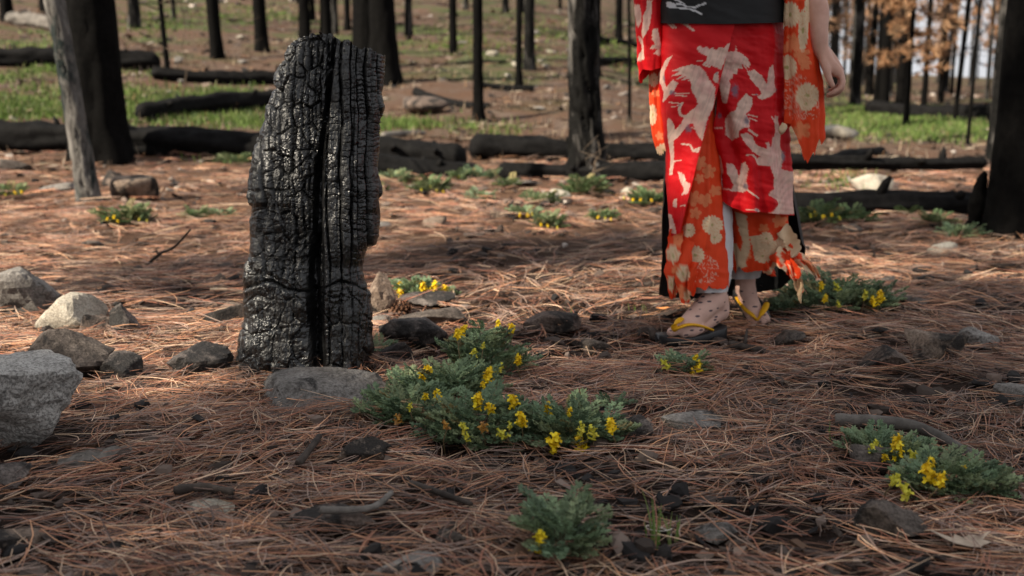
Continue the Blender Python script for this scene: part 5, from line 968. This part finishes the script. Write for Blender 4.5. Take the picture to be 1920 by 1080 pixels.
# ---- body: one continuous surface
def body():
    acc = Acc(); SV, ST = ICO[3]
    def ball(p, r): acc.add(SV * np.asarray(r) + np.asarray(p), None, ST)
    def cap(P, Rr, k=7):
        P = smooth_path(P, max(3, k * (len(P) - 1))); Rr = np.interp(np.linspace(0, 1, len(P)), np.linspace(0, 1, len(Rr)), Rr); n = 14
        V, Q, T = tube(P, Rr, n); acc.add(V, Q, T); ball(P[0], Rr[0] * .98); ball(P[-1], Rr[-1] * .98)
    p = lambda x, y, Y: at(x, y, Y)
    # front leg and foot
    cap([p(1328, 20, 3.28), p(1328, 180, 3.275), p(1326, 330, 3.26), p(1328, 440, 3.245), p(1337, 520, 3.22), p(1341, 556, 3.205)], [.085, .06, .040, .040, .034, .036])
    cap([p(1343, 556, 3.215), p(1348, 583, 3.225)], [.037, .034]); cap([p(1338, 562, 3.20), p(1318, 580, 3.17), p(1296, 602, 3.13), p(1282, 614, 3.105)], [.038, .036, .031, .026]); cap([p(1346, 584, 3.22), p(1318, 606, 3.17), p(1294, 617, 3.12)], [.031, .028, .024])
    cap([p(1285, 612, 3.10), p(1270, 618, 3.085), p(1258, 623, 3.075)], [.019, .017, .014]); cap([p(1302, 616, 3.11), p(1290, 622, 3.095), p(1281, 627, 3.088)], [.017, .015, .012]); cap([p(1312, 616, 3.12), p(1302, 623, 3.105), p(1294, 627, 3.10)], [.016, .013, .011])
    # rear leg and foot, heel lifted
    cap([p(1388, 20, 3.30), p(1405, 180, 3.32), p(1412, 310, 3.34), p(1405, 420, 3.41), p(1399, 500, 3.45), p(1397, 535, 3.455)], [.085, .06, .045, .045, .035, .033])
    cap([p(1397, 535, 3.46), p(1396, 556, 3.50)], [.033, .03]); cap([p(1398, 538, 3.45), p(1404, 562, 3.42), p(1412, 583, 3.38), p(1416, 593, 3.36)], [.034, .032, .031, .027]); cap([p(1396, 558, 3.49), p(1408, 582, 3.42), p(1422, 592, 3.37)], [.026, .025, .024])
    cap([p(1409, 592, 3.36), p(1410, 600, 3.345), p(1411, 606, 3.335)], [.018, .016, .013]); cap([p(1422, 592, 3.36), p(1427, 599, 3.345), p(1430, 604, 3.338)], [.017, .014, .012]); cap([p(1430, 589, 3.37), p(1437, 597, 3.35), p(1440, 602, 3.345)], [.015, .012, .010])
    # trunk, neck, head
    for (x, y, rx, ry, rz) in [(1357, 20, .155, .105, .12), (1357, -60, .135, .095, .12), (1357, -130, .15, .10, .13), (1357, -180, .17, .085, .06)]: ball(p(x, y, 3.285), (rx, ry, rz))
    cap([p(1357, -190, 3.30), p(1352, -245, 3.285)], [.052, .048]); hc = p(1350, -300, 3.26); ball(hc, (.072, .092, .112)); ball(hc + (-.008, -.03, -.06), (.052, .055, .052))
    cap([hc + (-.006, -.082, .02), hc + (-.012, -.10, -.018)], [.009, .013]); ball(hc + (-.012, -.083, -.050), (.022, .010, .007)); ball(hc + (-.012, -.078, -.085), (.022, .018, .018))
    for s in (-1, 1): ball(hc + (s * .072, .01, -.005), (.010, .018, .028)); ball(hc + (s * .032 - .008, -.078, .022), (.02, .012, .008))
    # her left arm and hand, hanging beside the torn sleeve
    cap([p(1470, -180, 3.29), p(1492, -80, 3.27), p(1506, -40, 3.255), p(1530, 15, 3.23), p(1533, 55, 3.21), p(1538, 92, 3.20)], [.05, .042, .038, .037, .031, .024])
    W = p(1540, 96, 3.20); cap([p(1541, 96, 3.195), p(1552, 116, 3.185), p(1566, 134, 3.18)], [.022, .020, .017]); cap([p(1545, 97, 3.212), p(1560, 116, 3.21), p(1573, 135, 3.212)], [.021, .020, .016]); cap([p(1546, 98, 3.225), p(1560, 118, 3.232), p(1570, 136, 3.238)], [.020, .018, .015])
    cap([p(1542, 104, 3.185), p(1548, 126, 3.165), p(1554, 146, 3.155), p(1561, 161, 3.150)], [.0145, .0125, .0105, .0085], 5)
    for (y0, r, dx, l) in [(3.176, .0092, 0, 1.0), (3.196, .0092, 1, 1.08), (3.216, .0088, 0, 1.0), (3.236, .0078, -3, .82)]:
        kx, ky = 1574 + dx, 134; cap([p(kx - 8, ky - 12, y0), p(kx, ky, y0), p(kx + 5 * l, ky + 18 * l, y0 - .008), p(kx + 1, ky + 32 * l, y0 - .014), p(kx - 12 * l, ky + 40 * l, y0 - .012), p(kx - 21 * l, ky + 43 * l, y0 - .008)], [r * 1.05, r * 1.12, r, r * .98, r * .9, r * .75], 5)
    # her right arm, bent up inside the long sleeve
    cap([p(1246, -180, 3.29), p(1224, -80, 3.28), p(1222, -50, 3.27)], [.05, .042, .04]); cap([p(1222, -50, 3.27), p(1250, -95, 3.14), p(1290, -130, 3.09)], [.038, .034, .025]); cap([p(1290, -130, 3.09), p(1315, -142, 3.085)], [.028, .022])
    for k in range(4): cap([p(1312, -150 + 9 * k, 3.08), p(1332, -148 + 9 * k, 3.07), p(1342, -142 + 9 * k, 3.085)], [.009, .0085, .007], 4)
    cap([p(1298, -148, 3.08), p(1308, -166, 3.07), p(1322, -172, 3.07)], [.011, .010, .008], 4)
    tmp = link('body', acc.get('body', None), None); md = tmp.modifiers.new('union', 'REMESH'); md.mode = 'VOXEL'; md.voxel_size = .0048; sm = tmp.modifiers.new('soft', 'SMOOTH'); sm.iterations = 4; sm.factor = .5
    dg = bpy.context.evaluated_depsgraph_get(); me = bpy.data.meshes.new_from_object(tmp.evaluated_get(dg)); me.name = 'body'; old = tmp.data; bpy.data.objects.remove(tmp); bpy.data.meshes.remove(old)
    co = np.empty(len(me.vertices) * 3, np.float32); me.vertices.foreach_get('co', co); co = co.reshape(-1, 3); co -= PLOC.astype(np.float32); me.vertices.foreach_set('co', co.ravel())
    sk = NT('skin'); n = sk.noise(sk.coord('Object'), 22, 4, .6); sk.base(sk.ramp(n, [(.3, (.50, .27, .20)), (.7, (.62, .36, .28))])); sk.b.inputs['Subsurface Weight'].default_value = .12; sk.b.inputs['Subsurface Radius'].default_value = (.01, .004, .002); sk.set(.5, .35)
    st = NT('patterned_stocking'); v = st.coord('Object', (1, 1, 1.0)); vo = st.t.nodes.new('ShaderNodeTexVoronoi'); vo.inputs['Scale'].default_value = 42; vo.feature = 'F1'; vo.inputs['Randomness'].default_value = .75
    wv = st.t.nodes.new('ShaderNodeMapping'); wv.inputs['Scale'].default_value = (.6, .8, 1.7); wv.inputs['Rotation'].default_value = (0, .5, 0); st.l(st.coord('Object'), wv.inputs[0]); st.l(wv.outputs[0], vo.inputs['Vector']); mark = st.ramp(vo.outputs['Distance'], [(.20, 1), (.25, 0)])
    st.base(st.mix(mark, st.ramp(st.noise(v, 30, 3, .5), [(.3, (.54, .34, .28)), (.7, (.62, .41, .34))]), (.10, .07, .08))); st.set(.65, .2)
    me.materials.clear(); me.materials.append(sk.m); me.materials.append(st.m); npol = len(me.polygons); ce = np.empty(npol * 3, np.float32); me.polygons.foreach_get('center', ce); z = ce.reshape(-1, 3)[:, 2]
    me.polygons.foreach_set('material_index', (z < .58).astype(np.int32)); me.polygons.foreach_set('use_smooth', np.ones(npol, bool)); me.update(); b = link('body', me, person)
    for s in (-1, 1):
        eye = NT('eye'); eye.base((.04, .03, .025)); eye.set(.2, .5); link('eye', mesh('eye', SV * (.011, .006, .006) + hc + (s * .032 - .008, -.088, .012) - PLOC, None, ST, eye.m), person)
    hr = NT('hair'); hr.base((.03, .02, .015)); hr.set(.45, .4); V = SV * (.085, .10, .115) + (0, .022, .022); V = V * (1 + .04 * fbm3(SV * 6, 4, 2))[:, None]; f = (V[:, 1] < -.03) & (V[:, 2] < .06); V[f, 1] = np.maximum(V[f, 1], -.035); hv = Acc(); hv.add(V + hc - PLOC, None, ST); hv.add(SV * (.05, .045, .045) + hc + (0, .10, .05) - PLOC, None, ST); link('hair', hv.get('hair', hr.m), person)
    lip = NT('lips'); lip.base((.45, .12, .10)); lip.set(.4, .4); link('mouth', mesh('mouth', SV * (.019, .006, .006) + hc + (-.012, -.0905, -.052) - PLOC, None, ST, lip.m), person)
body()
# ---- sandals
def sandal(toe, heel, zt, zb, straps, ysc=1.0):
    so = NT('black_lacquer'); so.base((.018, .018, .02)); so.set(.4, .45); sy = NT('yellow_strap'); sy.base(sy.ramp(sy.noise(sy.coord('Object'), 150, 3, .5), [(.3, (.62, .30, .008)), (.7, (.74, .40, .015))])); sy.set(.6, .25)
    toe, heel = np.array(toe), np.array(heel); d = heel - toe; L = np.linalg.norm(d[:2]); d = d / np.linalg.norm(d); sd = np.array([-d[1], d[0], 0]); sd /= np.linalg.norm(sd); n = 26; t = np.linspace(0, 1, n); w = interp(t, [(0, .006), (.03, .024), (.1, .038), (.3, .046), (.6, .041), (.9, .037), (.97, .026), (1, .01)]); V = []
    for i in range(n):
        c = toe * (1 - t[i]) + heel * t[i]; a, b = interp(t[i], zt), interp(t[i], zb)
        V += [c - sd * w[i] * .96 + (0, 0, b), c - sd * w[i] + (0, 0, b + .004), c - sd * w[i] + (0, 0, a - .003), c - sd * w[i] * .95 + (0, 0, a), c + (0, 0, a - .001), c + sd * w[i] * .95 + (0, 0, a), c + sd * w[i] + (0, 0, a - .003), c + sd * w[i] + (0, 0, b + .004), c + sd * w[i] * .96 + (0, 0, b), c + (0, 0, b)]
    Q = grid_quads(n, 10, True); T = [(0, k + 1, k) for k in range(1, 9)] + [((n - 1) * 10, (n - 1) * 10 + k, (n - 1) * 10 + k + 1) for k in range(1, 9)]
    o = link('sandal', mesh('sandal', np.array(V) - PLOC, Q, T, so.m), person)
    for s in straps:
        P = smooth_path([at(*q) for q in s], 18); Vt, Qt, Tt = tube(P - PLOC, .0105 * interp(np.linspace(0, 1, 18), [(0, .6), (.15, 1), (.8, 1.05), (1, .8)]), 8, .45); link('strap', mesh('strap', Vt, Qt, Tt, sy.m), o)
gt, gh = g1(1239, 645), g1(1352, 634); gh = np.array([.655, 3.235, float(ground_z(.655, 3.235))])
sandal(gt + (-.012, -.022, .0), gh + (0, -.015, 0), [(0, .034), (.35, .030), (.6, .036), (1, .054)], [(0, .006), (.25, .0), (.45, .0), (1, .0)],
    [[(1264, 620, 3.064), (1266, 608, 3.062), (1272, 602, 3.07), (1278, 597, 3.10)], [(1264, 621, 3.064), (1272, 615, 3.060), (1290, 609, 3.075), (1312, 611, 3.11), (1336, 619, 3.14)]])
gt2 = g1(1431, 611); hl = at(1384, 578, 3.53); hl = np.array([hl[0], 3.52, float(ground_z(hl[0], 3.52)) + .075])
sandal(gt2, hl, [(0, .016), (.35, .018), (1, .022)], [(0, .0), (1, -.012)],
    [[(1419, 601, 3.318), (1412, 592, 3.322), (1400, 582, 3.36), (1388, 566, 3.42), (1382, 558, 3.46)], [(1420, 601, 3.318), (1428, 588, 3.322), (1434, 578, 3.345), (1438, 568, 3.38)]])

CLEAR0 += [(gt[0] * .5 + gh[0] * .5, gt[1] * .5 + gh[1] * .5 - .03, .17, .13), (gt[0], gt[1] - .03, .09, .08), (gt2[0], gt2[1], .06, .06)]
# ------------------------------------------------------------------ fallen pine needles (ground cover nobody could count)
PAL = np.array([(.190, .072, .040), (.27, .122, .065), (.145, .088, .064), (.42, .275, .17), (.055, .032, .025), (.34, .165, .082), (.25, .165, .12)])
PW = np.array([.19, .17, .18, .10, .13, .10, .13]); PAL = PAL * (1.02, 1.08, 1.18)
def needle_mesh(c, th, L, w, npt, lift, rng, dark=None):
    n = len(c); s = np.linspace(-.5, .5, npt)
    bend = rng.normal(0, .8, n); bow = rng.uniform(.0, .14, n) * np.where(rng.random(n) < .8, 1, -.3)
    ang = th[:, None] + bend[:, None] * s[None, :]
    dx = np.cos(ang); dy = np.sin(ang); ds = 1.0 / (npt - 1)
    px = np.cumsum(dx, 1) * ds; py = np.cumsum(dy, 1) * ds
    px -= px.mean(1, keepdims=True); py -= py.mean(1, keepdims=True)
    X = c[:, 0:1] + px * L[:, None]; Y = c[:, 1:2] + py * L[:, None]
    tilt = rng.normal(0, .13, n)
    zc = ground_z(c[:, 0], c[:, 1]) + lift
    zg = ground_z(X.ravel(), Y.ravel()).reshape(X.shape)
    Z = np.maximum(zc[:, None] + L[:, None] * (tilt[:, None] * s + bow[:, None] * (.25 - s ** 2)), zg + .0008)
    P = np.stack([X, Y, Z], -1); side = np.stack([-dy, dx, np.zeros_like(dx)], -1)
    ww = (w[:, None] * np.clip(1.15 - 1.3 * np.abs(s + .1), .35, 1)[None, :])[..., None]
    up = np.array([0, 0, 1.0])
    V = np.stack([P - side * ww, P + up * ww * 1.1, P + side * ww], 2).reshape(-1, 3)
    base = (np.arange(n) * npt * 3)[:, None, None]; k = (np.arange(npt - 1) * 3)[None, :, None]
    q1 = base + k + np.array([0, 3, 4, 1])[None, None]; q2 = base + k + np.array([1, 4, 5, 2])[None, None]
    Q = np.concatenate([q1.reshape(-1, 4), q2.reshape(-1, 4)])
    ci = rng.choice(len(PAL), n, p=PW); C = PAL[ci] * rng.uniform(.7, 1.35, (n, 1)) * (1 + .5 * fbm2(c[:, 0] * 2.5, c[:, 1] * 2.5, 66, 2))[:, None]
    return V, Q, np.repeat(C, npt * 3, 0)
def flow(x, y):
    return 2.6 * fbm2(x * .9 + 5, y * .9, 91, 2) + .15
def build_needles():
    rng = np.random.default_rng(12); acc = Acc()
    def zone(n, d0, d1, npt, w0, w1, L0, L1, lift, spread=.7):
        d = np.sqrt(rng.uniform(d0 ** 2, d1 ** 2, n)); x = rng.uniform(-.62, .62, n) * d + rng.normal(0, .15, n)
        dense = np.ones(n); 
        for (qx, qy, rx, ry) in CLEAR: dense[((x - qx) / rx) ** 2 + ((d - qy) / ry) ** 2 < 1] = .16
        for (qx, qy, rx, ry) in CLEAR0: dense[((x - qx) / rx) ** 2 + ((d - qy) / ry) ** 2 < 1] = 0
        keep = rng.random(n) < dense * np.clip(.68 + 1.25 * fbm2(x * 2.3, d * 2.3, 55, 3), .16, 1); x, d = x[keep], d[keep]
        c = np.stack([x, d], 1); th = flow(x, d) + rng.normal(0, spread, len(x))
        k = 3                                                  # needles grow in bundles of three
        c = np.repeat(c, k, 0); th = np.repeat(th, k) + rng.normal(0, .13, len(c)); c = c + rng.normal(0, .006, c.shape)
        L = np.repeat(rng.uniform(L0, L1, len(x)), k) * rng.uniform(.85, 1.05, len(c)); w = rng.uniform(w0, w1, len(c))
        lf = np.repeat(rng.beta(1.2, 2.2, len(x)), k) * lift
        V, Q, C = needle_mesh(c, th, L, w, npt, lf, rng); C = C * np.repeat(.20 + 1.85 * np.minimum(lf / lift, .62), npt * 3)[:, None]      # lower needles painted darker, as shade in the gaps of the litter
        acc.add(V, Q, None, C)
    zone(11800, 1.15, 3.4, 5, .0008, .0013, .12, .20, .034)
    zone(4600, 1.15, 3.4, 5, .0008, .0013, .06, .17, .042, 1.5)
    zone(9000, 3.2, 6.2, 4, .0011, .0018, .13, .21, .045, .7)
    zone(6000, 6.0, 10.5, 3, .0022, .0035, .15, .26, .06, .8)
    # small radiating tufts: whole twig ends shed with their needles
    for (tx, ty, r, n) in [(1180 * .55 + 20, 790, .10, 70), (520, 700, .11, 70), (600, 695, .07, 40), (1770, 690, .13, 90), (330, 860, .09, 60), (880, 1010, .09, 60), (1480, 900, .09, 50), (1150, 730, .08, 50), (690, 690, .1, 60), (480, 800, .1, 70), (200, 640, .1, 60)]:
        g = g1(tx, ty); th = rng.uniform(-.3, math.pi + .3, n) if ty > 600 else rng.uniform(0, 6.28, n); th = -th
        L = rng.uniform(.8, 1.2, n) * r * 1.2; c = np.stack([g[0] + np.cos(th) * L * .5, g[1] + np.sin(th) * L * .5], 1)
        V, Q, C = needle_mesh(c, th, L, rng.uniform(.0006, .001, n), 5, rng.uniform(.01, .05, n), rng); acc.add(V, Q, None, C)
    o = link('pine_needle_litter', acc.get('pine_needle_litter', M['needles']))
    tag(o, 'reddish brown fallen pine needles matted over the forest floor', 'pine needles', kind='stuff')
build_needles()

# bark flakes, pebbles and char crumbs strewn in the litter
def build_debris():
    rng = np.random.default_rng(5); acc = Acc(); n = 3800
    d = 1.3 * (42 / 1.3) ** rng.random(n); x = rng.uniform(-.6, .6, n) * d
    z = ground_z(x, d); pal = np.array([(.02, .018, .018), (.06, .045, .038), (.16, .12, .10), (.30, .26, .23), (.10, .06, .04)])
    wts = np.array([.32, .22, .2, .14, .12])
    cube = np.array([(sx, sy, sz) for sx in (-1, 1) for sy in (-1, 1) for sz in (-1, 1)], float)
    Qc = np.array([(0, 1, 3, 2), (4, 6, 7, 5), (0, 4, 5, 1), (2, 3, 7, 6), (0, 2, 6, 4), (1, 5, 7, 3)])
    for i in range(n):
        s = np.array([rng.uniform(.006, .022), rng.uniform(.004, .014), rng.uniform(.002, .007)]) * (1 + max(d[i] - 4, 0) * .22)
        a = rng.uniform(0, 6.28); V = cube * s * rng.uniform(.3, 1.2, (8, 3)); R = np.array([[math.cos(a), -math.sin(a), 0], [math.sin(a), math.cos(a), 0], [rng.normal(0, .25), rng.normal(0, .25), 1]])
        V = V @ R.T + (x[i], d[i], z[i] + rng.uniform(.002, .022)); ci = rng.choice(5, p=wts); ci = 1 if (ci == 3 and d[i] < 5) else ci; acc.add(V, Qc, None, pal[ci] * rng.uniform(.7, 1.3))
    for i in range(420):      # larger lumps of char
        dd = 1.4 + 7 * rng.random() ** 1.3; xx = rng.uniform(-.55, .55) * dd; s = np.array([rng.uniform(.012, .034), rng.uniform(.01, .022), rng.uniform(.006, .016)]) * (1 + .08 * dd); V, T = rock_shape(int(rng.integers(40)), 2, 9, 20, .12); a = rng.uniform(0, 6.28)
        V = V * s * 2; V = V @ np.array([[math.cos(a), math.sin(a), 0], [-math.sin(a), math.cos(a), 0], [0, 0, 1]]) + (xx, dd, float(ground_z(xx, dd)) + s[2] * .7 + .008); acc.add(V, None, T, pal[[0, 0, 1, 1, 2][rng.integers(5)]] * rng.uniform(.6, 1.2))
    o = link('bark_debris', acc.get('bark_debris', M['debris'], smooth=False))
    tag(o, 'small bark flakes and char crumbs scattered among the needles', 'debris', kind='stuff')
build_debris()
